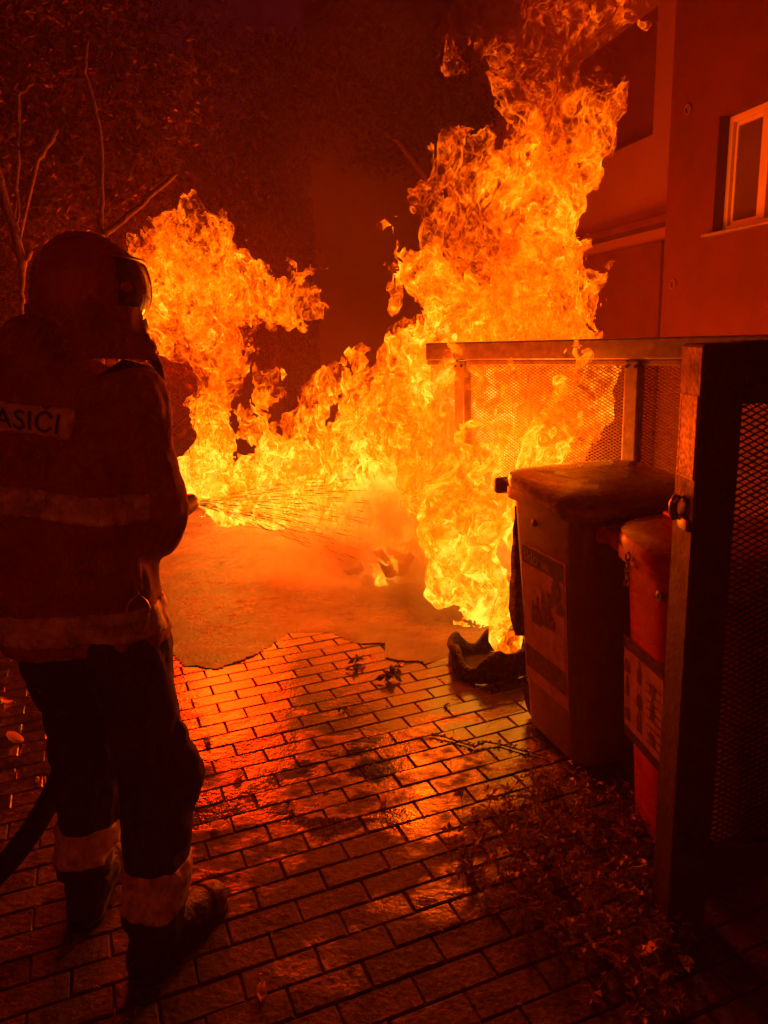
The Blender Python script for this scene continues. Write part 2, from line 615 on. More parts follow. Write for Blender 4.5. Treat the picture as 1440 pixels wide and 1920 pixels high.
Z += 0.006 * smoothstep(0.2, 0.8, holes)
Z = np.maximum(Z, 0.0012)
idx = np.arange(NX * NY).reshape(NY, NX)
ok = (dist[:-1, :-1] > 0) & (dist[1:, 1:] > 0) & (dist[:-1, 1:] > 0) & (dist[1:, :-1] > 0)
fa = np.stack([idx[:-1, :-1][ok], idx[:-1, 1:][ok], idx[1:, 1:][ok], idx[1:, :-1][ok]], 1)
me = bpy.data.meshes.new('foam')
me.from_pydata(np.stack([X.ravel(), Y.ravel(), Z.ravel()], 1).tolist(), [], fa.tolist())
bm = bmesh.new()
bm.from_mesh(me)
bmesh.ops.delete(bm, geom=[v for v in bm.verts if not v.link_faces], context='VERTS')
bm.to_mesh(me)
bm.free()
m = bpy.data.materials.new('wet_foam')
m.use_nodes = True
f = Nodes(m.node_tree)
b = m.node_tree.nodes['Principled BSDF']
P = f.n('ShaderNodeNewGeometry').outputs['Position']
n1 = f.noise(P, 3.0, 5, 0.6)
f.L.new(f.ramp(f.m('MULTIPLY_ADD', n1, 0.6, 0.5), ((0.1, (0.26, 0.22, 0.17)), (0.9, (0.50, 0.44, 0.36)))), b.inputs['Base Color'])
f.L.new(f.m('MULTIPLY_ADD', n1, 0.08, 0.16, clamp=True), b.inputs['Roughness'])
b.inputs['Coat Weight'].default_value = 1.0
b.inputs['Coat Roughness'].default_value = 0.10
b.inputs['Coat IOR'].default_value = 1.6
b.inputs['Specular IOR Level'].default_value = 0.9
bp = f.n('ShaderNodeBump')
bp.inputs['Strength'].default_value = 1.0
bp.inputs['Distance'].default_value = 0.007
f.L.new(f.m('ADD', f.noise(f.v('MULTIPLY', P, (1.0, 0.55, 1.0)), 55.0, 5, 0.7), f.m('MULTIPLY', f.noise(P, 170.0, 2, 0.5), 0.6)), bp.inputs['Height'])
f.L.new(bp.outputs[0], b.inputs['Normal'])
f.L.new(bp.outputs[0], b.inputs['Coat Normal'])
foam = link('foam', me, m, None, True)
tag(foam, 'wet bubbly foam sheet spread over the pavers in front of the flames', 'foam', kind='stuff')

# ------------------------------------------------------------------ buildings
WD = Vector((-0.23, 0.973, 0)).normalized()      # along the alley, away from the camera
WN = Vector((-WD.y, WD.x, 0))                    # into the alley


def wall_frame(o, d=WD):
    """matrix: x along the wall towards the camera, y into the building, z up; origin o"""
    ax = -d
    ay = Vector((d.y, -d.x, 0))
    return Matrix(((ax.x, ay.x, 0, o[0]), (ax.y, ay.y, 0, o[1]), (0, 0, 1, o[2]), (0, 0, 0, 1)))


def wall_with_holes(x0, x1, z0, z1, holes, depth, thick=0.3):
    """a wall sheet in the plane y=0 with openings; their reveals run back to y=depth"""
    mb = MB()
    xs = sorted({x0, x1, *[h[0] for h in holes], *[h[1] for h in holes]})
    zs = sorted({z0, z1, *[h[2] for h in holes], *[h[3] for h in holes]})
    for i in range(len(xs) - 1):
        for j in range(len(zs) - 1):
            cx, cz = (xs[i] + xs[i + 1]) / 2, (zs[j] + zs[j + 1]) / 2
            if any(h[0] < cx < h[1] and h[2] < cz < h[3] for h in holes):
                continue
            mb.add([(xs[i], 0, zs[j]), (xs[i + 1], 0, zs[j]), (xs[i + 1], 0, zs[j + 1]), (xs[i], 0, zs[j + 1])], [(0, 1, 2, 3)])
    for (a, b_, c, d) in holes:
        mb.add([(a, 0, c), (b_, 0, c), (b_, 0, d), (a, 0, d), (a, depth, c), (b_, depth, c), (b_, depth, d), (a, depth, d)],
               [(0, 1, 5, 4), (1, 2, 6, 5), (2, 3, 7, 6), (3, 0, 4, 7)])
    # far end and back
    mb.add([(x0, 0, z0), (x0, 0, z1), (x0, thick, z1), (x0, thick, z0)], [(0, 1, 2, 3)])
    mb.add([(x0, thick, z0), (x0, thick, z1), (x1, thick, z1), (x1, thick, z0)], [(0, 1, 2, 3)])
    mb.add([(x0, 0, z1), (x1, 0, z1), (x1, thick, z1), (x0, thick, z1)], [(0, 1, 2, 3)])
    return mb


def place(o, Mx):
    o.matrix_world = Mx
    return o


house = empty('house', (0, 0, 0))
HM = wall_frame((2.47, 6.70, -0.05))
house.matrix_world = HM
tag(house, 'plastered house wall on the right with a white framed window above the fence', 'house')
win = (0.62, 1.44, 2.36, 3.19)
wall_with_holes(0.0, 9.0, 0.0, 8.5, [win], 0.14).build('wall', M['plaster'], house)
wf = MB()
wx0, wx1, wz0, wz1 = 0.624, 1.436, win[2] + 0.004, win[3] - 0.004
wf.box(((wx0 + wx1) / 2, 0.115, wz0 + 0.022), (wx1 - wx0, 0.05, 0.045), bev=0.006)
wf.box(((wx0 + wx1) / 2, 0.115, wz1 - 0.022), (wx1 - wx0, 0.05, 0.045), bev=0.006)
for x in (wx0 + 0.022, wx1 - 0.022):
    wf.box((x, 0.113, (wz0 + wz1) / 2), (0.045, 0.052, wz1 - wz0), bev=0.006)
wf.box(((wx0 + wx1) / 2, 0.109, (wz0 + wz1) / 2), (0.085, 0.056, wz1 - wz0 - 0.09), bev=0.006)
fr = wf.build('window', M['window_white'], house)
for x0, x1 in ((wx0 + 0.045, (wx0 + wx1) / 2 - 0.04), ((wx0 + wx1) / 2 + 0.04, wx1 - 0.045)):
    sash = MB()
    for (cx, cz, sx, sz) in (((x0 + x1) / 2, wz0 + 0.06, x1 - x0, 0.03), ((x0 + x1) / 2, wz1 - 0.06, x1 - x0, 0.03), (x0 + 0.014, (wz0 + wz1) / 2, 0.028, wz1 - wz0 - 0.092), (x1 - 0.014, (wz0 + wz1) / 2, 0.028, wz1 - wz0 - 0.092)):
        sash.box((cx, 0.128, cz), (sx, 0.03, sz), bev=0.004)
    sash.build('sash', M['window_white'], fr)
    MB().box(((x0 + x1) / 2, 0.136, (wz0 + wz1) / 2), (x1 - x0 - 0.03, 0.006, wz1 - wz0 - 0.11)).build('pane', M['pane'], fr)
MB().box(((win[0] + win[1]) / 2, 0.04, win[2] - 0.012), (win[1] - win[0] + 0.10, 0.21, 0.024), bev=0.006).build('window_sill', M['galv'], house)
for (x, z) in ((0.16, 2.02), (0.24, 3.34)):
    vent = MB()
    pts = [(x + 0.035 * math.cos(a), -0.012, z + 0.035 * math.sin(a)) for a in np.linspace(0, 2 * PI, 21)]
    vent.tube(pts, 0.006, 6, cap=False)
    vent.build('pipe_collar', M['plaster_pale'], house, True)

annex = empty('annex')
annex.matrix_world = wall_frame((2.81, 6.78, -0.05))
tag(annex, 'pale set-back annex wall with a dark upper window behind the tall flame', 'house')
wall_with_holes(-7.0, 0.6, 0.0, 8.5, [(-2.6, -0.80, 3.42, 4.6)], 0.2).build('wall', M['plaster_pale'], annex)
MB().box((-1.7, 0.19, 4.01), (1.8, 0.02, 1.18)).build('window', M['plaster'], annex)
MB().box((-3.0, -0.13, 2.60), (6.0, 0.24, 0.07), bev=0.01).build('ledge', M['plaster'], annex)
MB().box((-2.6, -0.03, 1.25), (4.2, 0.05, 2.4), bev=0.01).build('base_panel', M['plaster'], annex)

across = empty('house', (0, -2.6, -0.05), PI)  # unseen front, added to bounce firelight onto the firefighter's back and the bins
tag(across, 'unseen pale house front added behind the photographer to bounce firelight', 'house')
wall_with_holes(-9.0, 9.0, 0.0, 6.5, [(-3.0, -1.9, 1.0, 2.4), (1.2, 2.3, 1.0, 2.4)], 0.15).build('wall', M['plaster_white'], across)  # wall of the added unseen front
for x in (-2.45, 1.75):
    MB().box((x, 0.16, 1.7), (1.1, 0.02, 1.4)).build('window', M['pane'], across)  # window of the added unseen front

back = empty('rear_house', (1.2, 13.2, -0.05))
tag(back, 'far house end wall showing dimly through the smoke between the flames', 'house')
wb = wall_with_holes(-2.2, 5.0, 0.0, 7.5, [], 0.2)
wb.build('wall', M['plaster_far'], back)

# ------------------------------------------------------------------ expanded metal and the cage
def expanded_mesh(w, h, cw, ch, t, wd):
    """diamond lattice in the xz plane, strands t thick and wd wide"""
    mb = MB()
    nx, nz = int(w / cw), int(h / ch)
    cw, ch = w / nx, h / nz
    for j in range(nz):
        for i in range(nx):
            ox, oz = i * cw, j * ch
            for (ax, az, bx, bz) in ((0, 0.5, 0.5, 1), (0.5, 1, 1, 0.5), (1, 0.5, 0.5, 0), (0.5, 0, 0, 0.5)):
                A = Vector((ox + ax * cw, 0, oz + az * ch))
                B = Vector((ox + bx * cw, 0, oz + bz * ch))
                # a twisted strip: one quad tilted out of the plane, with thickness
                y = wd * (1 if az > bz else -1) * 0.5
                n_ = Vector(((A - B).z, 0, -(A - B).x)).normalized() * t * 0.5
                o_ = Vector((0, wd * 0.5, 0))
                mb.add([A - n_ - o_, B - n_ - o_, B + n_ - o_, A + n_ - o_, A - n_ + o_, B - n_ + o_, B + n_ + o_, A + n_ + o_],
                       [(0, 1, 2, 3), (7, 6, 5, 4), (3, 2, 6, 7), (1, 0, 4, 5)])
    return mb


FA, FB = Vector((0.30, 4.52, 0)), Vector((2.05, 2.77, 0))
fence = empty('cage_fence', FA)
fd = (FB - FA).normalized()
FL = (FB - FA).length
fence.rotation_euler = (0, 0, math.atan2(fd.y, fd.x))
tag(fence, 'galvanised steel cage fence of expanded metal under a wide rail, behind the bins', 'fence')
ZT = 1.575
MB().box((FL / 2, 0, ZT - 0.05), (FL, 0.07, 0.10), bev=0.008).build('rail', M['galv'], fence)
MB().box((FL / 2, 0, 0.13), (FL, 0.05, 0.06), bev=0.006).build('bottom_rail', M['galv'], fence)
posts = [0.26, 1.30, FL - 0.04]
for x in posts:
    MB().box((x, -0.008, (ZT - 0.102) / 2), (0.07, 0.075, ZT - 0.106), bev=0.006).build('post', M['galv'], fence)
    for z in (ZT - 0.13,):
        for s_ in (-0.022, 0.022):
            MB().tube([(x + s_, -0.044, z), (x + s_, -0.052, z)], 0.008, 6).build('bolt', M['black_plastic'], fence)
for x0, x1 in zip([-0.03] + posts[:-1], posts):
    a, b_ = x0 + 0.036, x1 - 0.036
    MB().box(((a + b_) / 2, -0.012, ZT - 0.114), (b_ - a, 0.03, 0.026), bev=0.004).build('angle_strip', M['galv'], fence)
    mo = expanded_mesh(b_ - a, ZT - 0.127 - 0.16, 0.030, 0.0165, 0.0030, 0.006).build('expanded_metal', M['galv'], fence)
    mo.location = (a, 0.008, 0.16)
    tag(mo, kind='stuff')

gate = empty('cage_gate', (0.785, 1.785, 0))
tag(gate, 'dark steel cage gate with sticker on its post, at the right edge', 'gate')
MB().box((0, 0, 0.79), (0.10, 0.13, 1.58), bev=0.008).build('gate_post', M['gate_steel'], gate)
MB().box((0.48, 0.0, 1.51), (0.858, 0.06, 0.145), bev=0.006).build('top_rail', M['gate_steel'], gate)
MB().box((0.48, 0.0, 0.20), (0.858, 0.06, 0.10), bev=0.006).build('bottom_rail', M['gate_steel'], gate)
MB().box((0.95, 0.0, 0.79), (0.08, 0.08, 1.58), bev=0.006).build('stile', M['gate_steel'], gate)
mo = expanded_mesh(0.858, 1.185, 0.030, 0.0165, 0.0032, 0.007).build('expanded_metal', M['gate_steel'], gate)
mo.location = (0.052, 0.0, 0.252)
tag(mo, kind='stuff')
hinge = MB().tube([(-0.058, 0.02, 1.155), (-0.066, 0.02, 1.17), (-0.068, 0.015, 1.195), (-0.06, 0.01, 1.215)], 0.011, 8)
hinge.box((-0.052, -0.015, 1.15), (0.012, 0.06, 0.03), bev=0.003)
hinge.build('latch', M['metal'], gate, True)
st = MB().add([(-0.0515, 0.048, 1.262), (-0.0515, -0.052, 1.262), (-0.0515, -0.052, 1.462), (-0.0515, 0.048, 1.462)], [(0, 1, 2, 3)]).build('sticker', M['print_dim'], gate)
tag(st, 'worn paper sticker with lettering running up it')
bord = MB()
for (y0, y1, z0, z1) in ((-0.050, 0.046, 1.264, 1.268), (-0.050, 0.046, 1.456, 1.460), (-0.050, -0.046, 1.268, 1.456), (0.042, 0.046, 1.268, 1.456)):
    bord.add([(-0.0525, y1, z0), (-0.0525, y0, z0), (-0.0525, y0, z1), (-0.0525, y1, z1)], [(0, 1, 2, 3)])
bord.build('sticker_border', M['print_mid'], st)

# ------------------------------------------------------------------ wheelie bins
def rrect(w, d, r, z, seg=6, cx=0, cy=0):
    pts = []
    for (sx, sy, a0) in ((1, 1, 0), (-1, 1, 90), (-1, -1, 180), (1, -1, 270)):
        for k in range(seg + 1):
            a = R(a0 + 90 * k / seg)
            pts.append((cx + sx * (w / 2 - r) + r * math.cos(a), cy + sy * (d / 2 - r) + r * math.sin(a), z))
    return pts


def wheelie_bin(name, loc, rz, mat, wt, dt, wb_, db_, h, label, seed, bulge=0.0, lid_mat=None):
    root = empty(name, loc, rz)
    tag(root, label, 'waste bin')
    rg = random.Random(seed)
    body = MB()
    rings = []
    for z, k in ((0.03, 0.0), (0.06, 0.03), (h * 0.3, 0.30), (h * 0.6, 0.62), (h * 0.86, 0.90), (h * 0.955, 1.0)):
        rings.append(rrect(wb_ + (wt - wb_) * k, db_ + (dt - db_) * k, 0.065 + bulge, z, cy=-0.02 * (1 - k)))
    body.loft(rings)
    bo = body.build('body', mat, root, True, 40)
    rim_ = MB()
    rim_.loft([rrect(wt - 0.004, dt - 0.004, 0.07 + bulge, h * 0.925), rrect(wt + 0.055, dt + 0.055, 0.085 + bulge, h * 0.935), rrect(wt + 0.06, dt + 0.06, 0.09 + bulge, h * 0.955),
               rrect(wt + 0.055, dt + 0.055, 0.085 + bulge, h * 0.975), rrect(wt - 0.01, dt - 0.01, 0.07 + bulge, h * 0.978)], cap=True)
    rim_.build('rim', mat, root, True, 40)
    # lid: shallow dome with a turned down edge and a lip that dips towards the front corners
    lid = MB()
    rr = []
    for w_, z, s_ in ((0.050, h * 0.972, 1), (0.075, h * 0.975, 1), (0.082, h * 1.0, 1), (0.070, h * 1.018, 1), (0.02, h * 1.026, 1), (-0.12, h * 1.036, 1), (-0.30, h * 1.040, 1)):
        ring = rrect(wt + w_, dt + w_ + 0.01, max(0.03, 0.10 + bulge + w_ * 0.4), z, seg=8, cy=-0.01)
        out_ = []
        for (x, y, zz) in ring:
            front = max(0.0, (-y) / (dt / 2)) ** 2
            wave = 0.020 * front * math.cos(x / (wt / 2) * PI * 0.9)
            out_.append((x, y, zz + wave - 0.006 * front + 0.02 * (y / dt)))
        rr.append(out_)
    lid.loft(rr)
    lid.build('lid', lid_mat or mat, root, True, 50)
    hd = MB()
    yh = dt / 2 + 0.120
    hd.box((0, yh, h * 0.950), (wt * 1.02, 0.045, 0.065), bev=0.012)
    for x in (-wt * 0.42, wt * 0.42):
        hd.box((x, dt / 2 + 0.045, h * 0.952), (0.055, 0.13, 0.055), bev=0.008)
    hd.build('handle', mat, root, True, 40)
    for x in (-wb_ / 2 + 0.06, wb_ / 2 - 0.06):
        pr = []
        for y_, r_ in ((-0.022, 0.05), (-0.024, 0.088), (-0.012, 0.1), (0.012, 0.1), (0.024, 0.088), (0.022, 0.05)):
            pr.append([(x + y_, db_ / 2 - 0.02 + r_ * math.cos(a), 0.1 + r_ * math.sin(a)) for a in np.linspace(0, 2 * PI, 19)[:-1]])
        MB().loft(pr).build('wheel', M['rubber'], root, True, 40)
    MB().tube([(-wb_ / 2 + 0.05, db_ / 2 - 0.02, 0.1), (wb_ / 2 - 0.05, db_ / 2 - 0.02, 0.1)], 0.012, 8).build('axle', M['metal'], root)
    return root


def side_x(wt, wb_, h, z):
    """half width of a bin body at height z"""
    ks = [(0.03, 0.0), (0.06, 0.03), (h * 0.3, 0.30), (h * 0.6, 0.62), (h * 0.86, 0.90), (h * 0.955, 1.0)]
    k = np.interp(z, [a for a, _ in ks], [b_ for _, b_ in ks])
    return (wb_ + (wt - wb_) * k) / 2


def side_patch(wt, wb_, h, y0, y1, z0, z1, off, nz=6):
    """a patch on the left (-x) side of a bin body, y1 (rear) is its left edge as read"""
    mb = MB()
    vs, fs = [], []
    for j in range(nz + 1):
        z = z0 + (z1 - z0) * j / nz
        x = -side_x(wt, wb_, h, z) - off
        vs += [(x, y1, z), (x, y0, z)]
    for j in range(nz):
        fs.append((2 * j, 2 * j + 1, 2 * j + 3, 2 * j + 2))
    return mb.add(vs, fs)


def side_text(s, size, wt, wb_, h, y, z, off):
    me = text_mesh(s, size)
    for v in me.vertices:
        lx, lz = v.co.x, v.co.y
        zz = z + lz
        v.co = (-side_x(wt, wb_, h, zz) - off, y - lx, zz)
    return me


def outline_shape(pts, wt, wb_, h, y, z, off, sc_=1.0):
    vs = [(-side_x(wt, wb_, h, z + b_ * sc_) - off, y - a * sc_, z + b_ * sc_) for a, b_ in pts]
    return MB().add(vs, [tuple(range(len(vs)))])


BOTTLE = [(-.02, 0), (.02, 0), (.02, .06), (.008, .085), (.008, .12), (-.008, .12), (-.008, .085), (-.02, .06)]
JAR = [(-.024, 0), (.024, 0), (.026, .04), (.018, .052), (.018, .062), (-.018, .062), (-.018, .052), (-.026, .04)]

g1 = dict(wt=0.53, wb_=0.43, h=1.055)
bin1 = wheelie_bin('waste_bin', (0.832, 2.765, 0), R(17), M['bin_grey'], 0.53, 0.50, 0.43, 0.42, 1.055,
                   'large grey-brown wheeled bin with a glass recycling sticker, nearest the flames', 3, lid_mat=M['bin_lid'])
sy0, sy1 = -0.17, 0.165
stk = side_patch(y0=sy0, y1=sy1, z0=0.235, z1=0.815, off=0.002, **g1).build('sticker', M['paper'], bin1)
tag(stk, 'tall paper sticker with a dark heading and drawings of glassware')
side_patch(y0=sy0 + 0.02, y1=sy1 - 0.008, z0=0.735, z1=0.805, off=0.0035, **g1).build('heading', M['print'], stk)
to = link('lettering', side_text('sklo', 0.072, y=sy1 - 0.02, z=0.748, off=0.005, **g1), M['paper'], stk)
to = link('lettering', side_text('bílé', 0.040, y=sy1 - 0.165, z=0.750, off=0.005, **g1), M['paper'], stk)
rg = random.Random(5)
for (yy, zz, k, shp) in ((0.08, 0.50, 0.8, BOTTLE), (0.045, 0.50, 1.0, BOTTLE), (-0.01, 0.515, 1.0, JAR), (-0.06, 0.52, 0.9, JAR), (-0.09, 0.63, 1.1, BOTTLE), (-0.05, 0.61, 0.9, JAR), (-0.12, 0.60, 0.9, JAR), (-0.11, 0.66, 0.8, BOTTLE), (0.0, 0.565, 0.8, BOTTLE), (-0.03, 0.57, 0.7, JAR)):
    outline_shape([(a + rg.uniform(-.002, .002), b_) for a, b_ in shp], y=yy, z=zz, off=0.0034 + rg.uniform(0, .0006), sc_=k, **g1).build('picture', M['print_mid'], stk)
side_patch(y0=sy0 + 0.02, y1=sy1 - 0.01, z0=0.29, z1=0.385, off=0.0032, **g1).build('picture', M['print_mid'], stk)
side_patch(y0=sy0 + 0.012, y1=sy0 + 0.016, z0=0.29, z1=0.74, off=0.0032, **g1).build('border', M['print_mid'], stk)
boss = [[(-side_x(z=0.915, **g1) - o_, 0.05 + r_ * math.cos(a), 0.915 + r_ * math.sin(a)) for a in np.linspace(0, 2 * PI, 15)[:-1]] for r_, o_ in ((0.014, -0.004), (0.014, 0.006), (0.010, 0.009), (0.002, 0.009))]
MB().loft(boss).build('boss', M['bin_grey'], bin1, True, 40)
# the scorched liner hanging off the rear edge
ln = []
rg = random.Random(8)
for k in range(12):
    z = 0.93 - 0.56 * k / 11
    wdt = -0.02 + 0.085 * (k / 11) ** 0.9 if k < 9 else (0.05, 0.03, -0.01)[k - 9]
    yb = 0.30 - 0.02 * k / 11
    ln.append([(-0.225 + rg.uniform(-.004, .004), yb + wdt, z), (-0.205, yb + wdt * 0.6, z), (-0.19, yb - 0.03, z), (-0.215, yb - 0.02, z)])
MB().loft(ln).build('sagging_liner', M['charred'], bin1, True)

g2 = dict(wt=0.46, wb_=0.38, h=0.985)
bin2 = wheelie_bin('waste_bin', (1.000, 2.165, 0), R(7), M['bin_red'], 0.46, 0.44, 0.38, 0.38, 0.985,
                   'smaller red wheeled bin with chained lid between the grey-brown bin and the gate', 4, bulge=0.085, lid_mat=M['red_lid'])
MB().box((0.0, 0.03, 1.043), (0.05, 0.15, 0.045), bev=0.008).build('lid_grip', M['bin_red'], bin2).location = (-0.10, 0, 0)
st2 = side_patch(y0=-0.13, y1=0.13, z0=0.30, z1=0.655, off=0.002, **g2).build('sticker', M['paper'], bin2)
tag(st2, 'sticker with dark bands above and below drawings')
for z0, z1 in ((0.612, 0.655), (0.30, 0.335)):
    side_patch(y0=-0.13, y1=0.13, z0=z0, z1=z1, off=0.0035, **g2).build('band', M['print'], st2)
rg = random.Random(9)
for k in range(9):
    lw = rg.uniform(0.02, 0.05)
    y_ = 0.105 - (k % 3) * 0.085
    z_ = 0.36 + (k // 3) * 0.085
    outline_shape((JAR, BOTTLE)[k % 2], y=y_, z=z_, off=0.0035, sc_=rg.uniform(0.6, 0.9), **g2).build('picture', M['print_mid'], st2)
for k in range(8):
    a = 0.02 * rg.random()
    side_patch(y0=-0.12, y1=-0.02 - a, z0=0.36 + k * 0.028, z1=0.367 + k * 0.028, off=0.0042, **g2).build('print_line', M['print_mid'], st2)
for k, (y_, z_) in enumerate(((0.02, 0.95), (0.018, 0.93), (0.02, 0.91), (0.018, 0.89), (0.02, 0.87), (0.021, 0.972))):
    xx = -side_x(z=0.9, **g2) - 0.042 - (0.0 if k < 5 else -0.03)
    pts = []
    for a in np.linspace(0, 2 * PI, 13):
        if k % 2:
            pts.append((xx, y_ + 0.007 * math.cos(a), z_ + 0.014 * math.sin(a)))
        else:
            pts.append((xx + 0.007 * math.cos(a), y_, z_ + 0.014 * math.sin(a)))
    MB().tube(pts, 0.0032, 6, cap=False).build('chain_link', M['metal'], bin2, True)
disc = [[(-side_x(z=0.865, **g2) - o_, -0.10 + r_ * math.cos(a), 0.865 + r_ * math.sin(a)) for a in np.linspace(0, 2 * PI, 17)[:-1]] for r_, o_ in ((0.016, -0.003), (0.016, 0.004), (0.007, 0.006), (0.005, 0.003), (0.001, 0.003))]
MB().loft(disc).build('rivet', M['metal'], bin2, True, 40)

# ------------------------------------------------------------------ melted bin stump, burnt heap, scraps
rg = random.Random(21)
root = empty('melted_bin', (0.50, 3.44, 0), R(20))
tag(root, 'melted black stump of a bin burning low beside the grey-brown bin', 'waste bin')
rings = []
n_ = 40
tops = [0.12 + 0.035 * math.sin(k * 0.47) + 0.022 * math.sin(k * 0.94 + 1) + rg.uniform(-0.004, 0.005) for k in range(n_)]
for w_, kz in ((0.005, 0.0), (0.012, 0.25), (0.004, 0.6), (0.012, 0.9), (0.004, 1.0), (-0.012, 0.98), (-0.02, 0.5), (-0.014, 0.06)):
    ring = []
    for k in range(n_):
        a = 2 * PI * k / n_
        ex_ = (abs(math.cos(a)) ** 3 + abs(math.sin(a)) ** 3) ** (-1 / 3)
        r_ = 0.165 * ex_ + w_ + 0.008 * math.sin(k * 1.3 + kz * 5)
        ring.append((r_ * 1.1 * math.cos(a), r_ * math.sin(a), 0.003 + tops[k] * kz))
    rings.append(ring)
MB().loft(rings, cap=False).build('melted_wall', M['charred'], root, True)
MB().loft([[(0.15 * math.cos(a) * 1.15, 0.15 * math.sin(a), z) for a in np.linspace(0, 2 * PI, 25)[:-1]] for z in (0.004, 0.016)]).build('melted_floor', M['charred'], root)

heap = empty('burnt_heap', (0.12, 4.78, 0.02))
tag(heap, 'heap of charred plastic shards smoking in the foam', 'debris')
for k in range(17):
    L_, W_ = rg.uniform(0.12, 0.32), rg.uniform(0.05, 0.16)
    nx = 7
    vs, fs = [], []
    cu = rg.uniform(-1.6, 1.6)
    tw = rg.uniform(-0.8, 0.8)
    for i in range(nx):
        t = i / (nx - 1) - 0.5
        for j in (-1, 1):
            wv = W_ / 2 * (1 + 0.35 * math.sin(i * 2.1 + k + j))
            z = cu * t * t * L_ + j * wv * math.sin(tw * t)
            vs.append((t * L_, j * wv, z))
            vs.append((t * L_, j * wv, z + 0.006))
    for i in range(nx - 1):
        a = i * 4
        fs += [(a, a + 4, a + 6, a + 2), (a + 1, a + 3, a + 7, a + 5), (a, a + 1, a + 5, a + 4), (a + 2, a + 6, a + 7, a + 3)]
    fs += [(0, 2, 3, 1), (4 * nx - 4, 4 * nx - 3, 4 * nx - 1, 4 * nx - 2)]
    o = MB().add(vs, fs).build('shard', M['charred'], heap, True, 40)
    rad = abs(rg.gauss(0, 0.20))
    an = rg.uniform(0, 2 * PI)
    o.location = (rad * 1.5 * math.cos(an), rad * math.sin(an), 0.05 + 0.22 * math.exp(-(rad / 0.2) ** 2) * rg.uniform(0.4, 1.0))
    o.rotation_euler = (rg.uniform(-0.9, 0.9), rg.uniform(-0.9, 0.9), rg.uniform(0, 6.3))
MB().tube([(0.20, 0.0, 0.12), (0.34, -0.05, 0.36)], [0.008, 0.006], 6).build('stick', M['charred'], heap)
caps = [((-0.25, 0, 0.0), (0.25, 0.05, 0.0), 0.04, 0.05), ((0, -0.05, 0.02), (0.1, 0.05, 0.04), 0.06, 0.05)]
hm = solid('ash_mound', [(tuple(Vector(a) + Vector(heap.location)), tuple(Vector(b_) + Vector(heap.location)), c, d) for a, b_, c, d in caps], M['charred'], heap, 0.012, 0.05, fold=0.04, fscale=12, planes=[((0, 0, -1), -0.005)])


def crumpled_leaf(name, loc, size, rz, tilt, mat, label, seed, cat='leaf', curl=1.0, group=None):
    rg_ = random.Random(seed)
    n1_, n2_ = 8, 5
    vs, fs = [], []
    for i in range(n1_):
        t = i / (n1_ - 1)
        w_ = size * 0.42 * math.sin(PI * min(1, t * 0.94 + 0.04)) ** 0.8
        for j in range(n2_):
            u = j / (n2_ - 1) * 2 - 1
            z = size * curl * (0.32 * u * u * (1 - 0.4 * t) + 0.5 * (t - 0.5) ** 2) + rg_.uniform(-1, 1) * size * 0.03
            vs.append((size * (t - 0.5), u * w_ * (1 - 0.25 * curl * abs(u)), z))
    for i in range(n1_ - 1):
        for j in range(n2_ - 1):
            a = i * n2_ + j
            fs.append((a, a + 1, a + n2_ + 1, a + n2_))
    mb = MB().add(vs, fs)
    mb.tube([(size * 0.5, 0, size * curl * .12), (size * 0.62, 0.0, size * 0.2), (size * 0.8, size * 0.05, size * 0.12)], size * 0.022, 5)
    o = mb.build(name, mat, None, True)
    o.rotation_euler = (tilt[0], tilt[1], rz)
    Mx = Matrix.Rotation(rz, 3, 'Z') @ Matrix.Rotation(tilt[1], 3, 'Y') @ Matrix.Rotation(tilt[0], 3, 'X')
    zmin = min((Mx @ Vector(v)).z for v in vs)
    o.location = (loc[0], loc[1], -zmin + 0.001)
    tag(o, label, cat, group)
    return o


LEAVES = [((-0.36, 1.57), 0.048, 'pale curled leaf on the dark pavers at the bottom left of centre'),
          ((-0.60, 2.25), 0.055, 'curled leaf on the pavers beside the right trouser band'),
          ((-0.59, 2.55), 0.050, 'curled leaf beside the right trouser leg, above the other two there'),
          ((-0.36, 2.34), 0.045, 'small cupped leaf on the pavers left of the painted dark reflection'),
          ((-0.03, 2.35), 0.050, 'broken leaf at the lower edge of the painted dark reflection'),
          ((-0.76, 2.82), 0.055, 'flat crumpled leaf close to the right knee of the firefighter'),
          ((-1.60, 2.87), 0.075, 'bright curled leaf on the pavers left of the firefighter, above the hose'),
          ((-1.81, 3.23), 0.060, 'crumpled leaf at the left edge, above the bright curled one'),
          ((-2.02, 3.97), 0.07, 'small leaf at the left edge next to the jacket hem'),
          ((-1.72, 3.33), 0.05, 'thin leaf near the left edge below the jacket hem'),
          ((-1.36, 2.57), 0.035, 'tiny leaf just above the black hose'),
          ((0.66, 1.63), 0.075, 'upright orange leaf at the foot of the gate post')]
for k, (p, s_, lb) in enumerate(LEAVES):
    rg_ = random.Random(100 + k)
    tl = (rg_.uniform(-0.9, 0.9), rg_.uniform(-0.7, 0.7)) if k != 11 else (0.3, -1.1)
    crumpled_leaf('fallen_leaf', p, s_, rg_.uniform(0, 6.3), tl, M['leaf_dry'], lb, 300 + k, group='dry leaves lying on the paving')

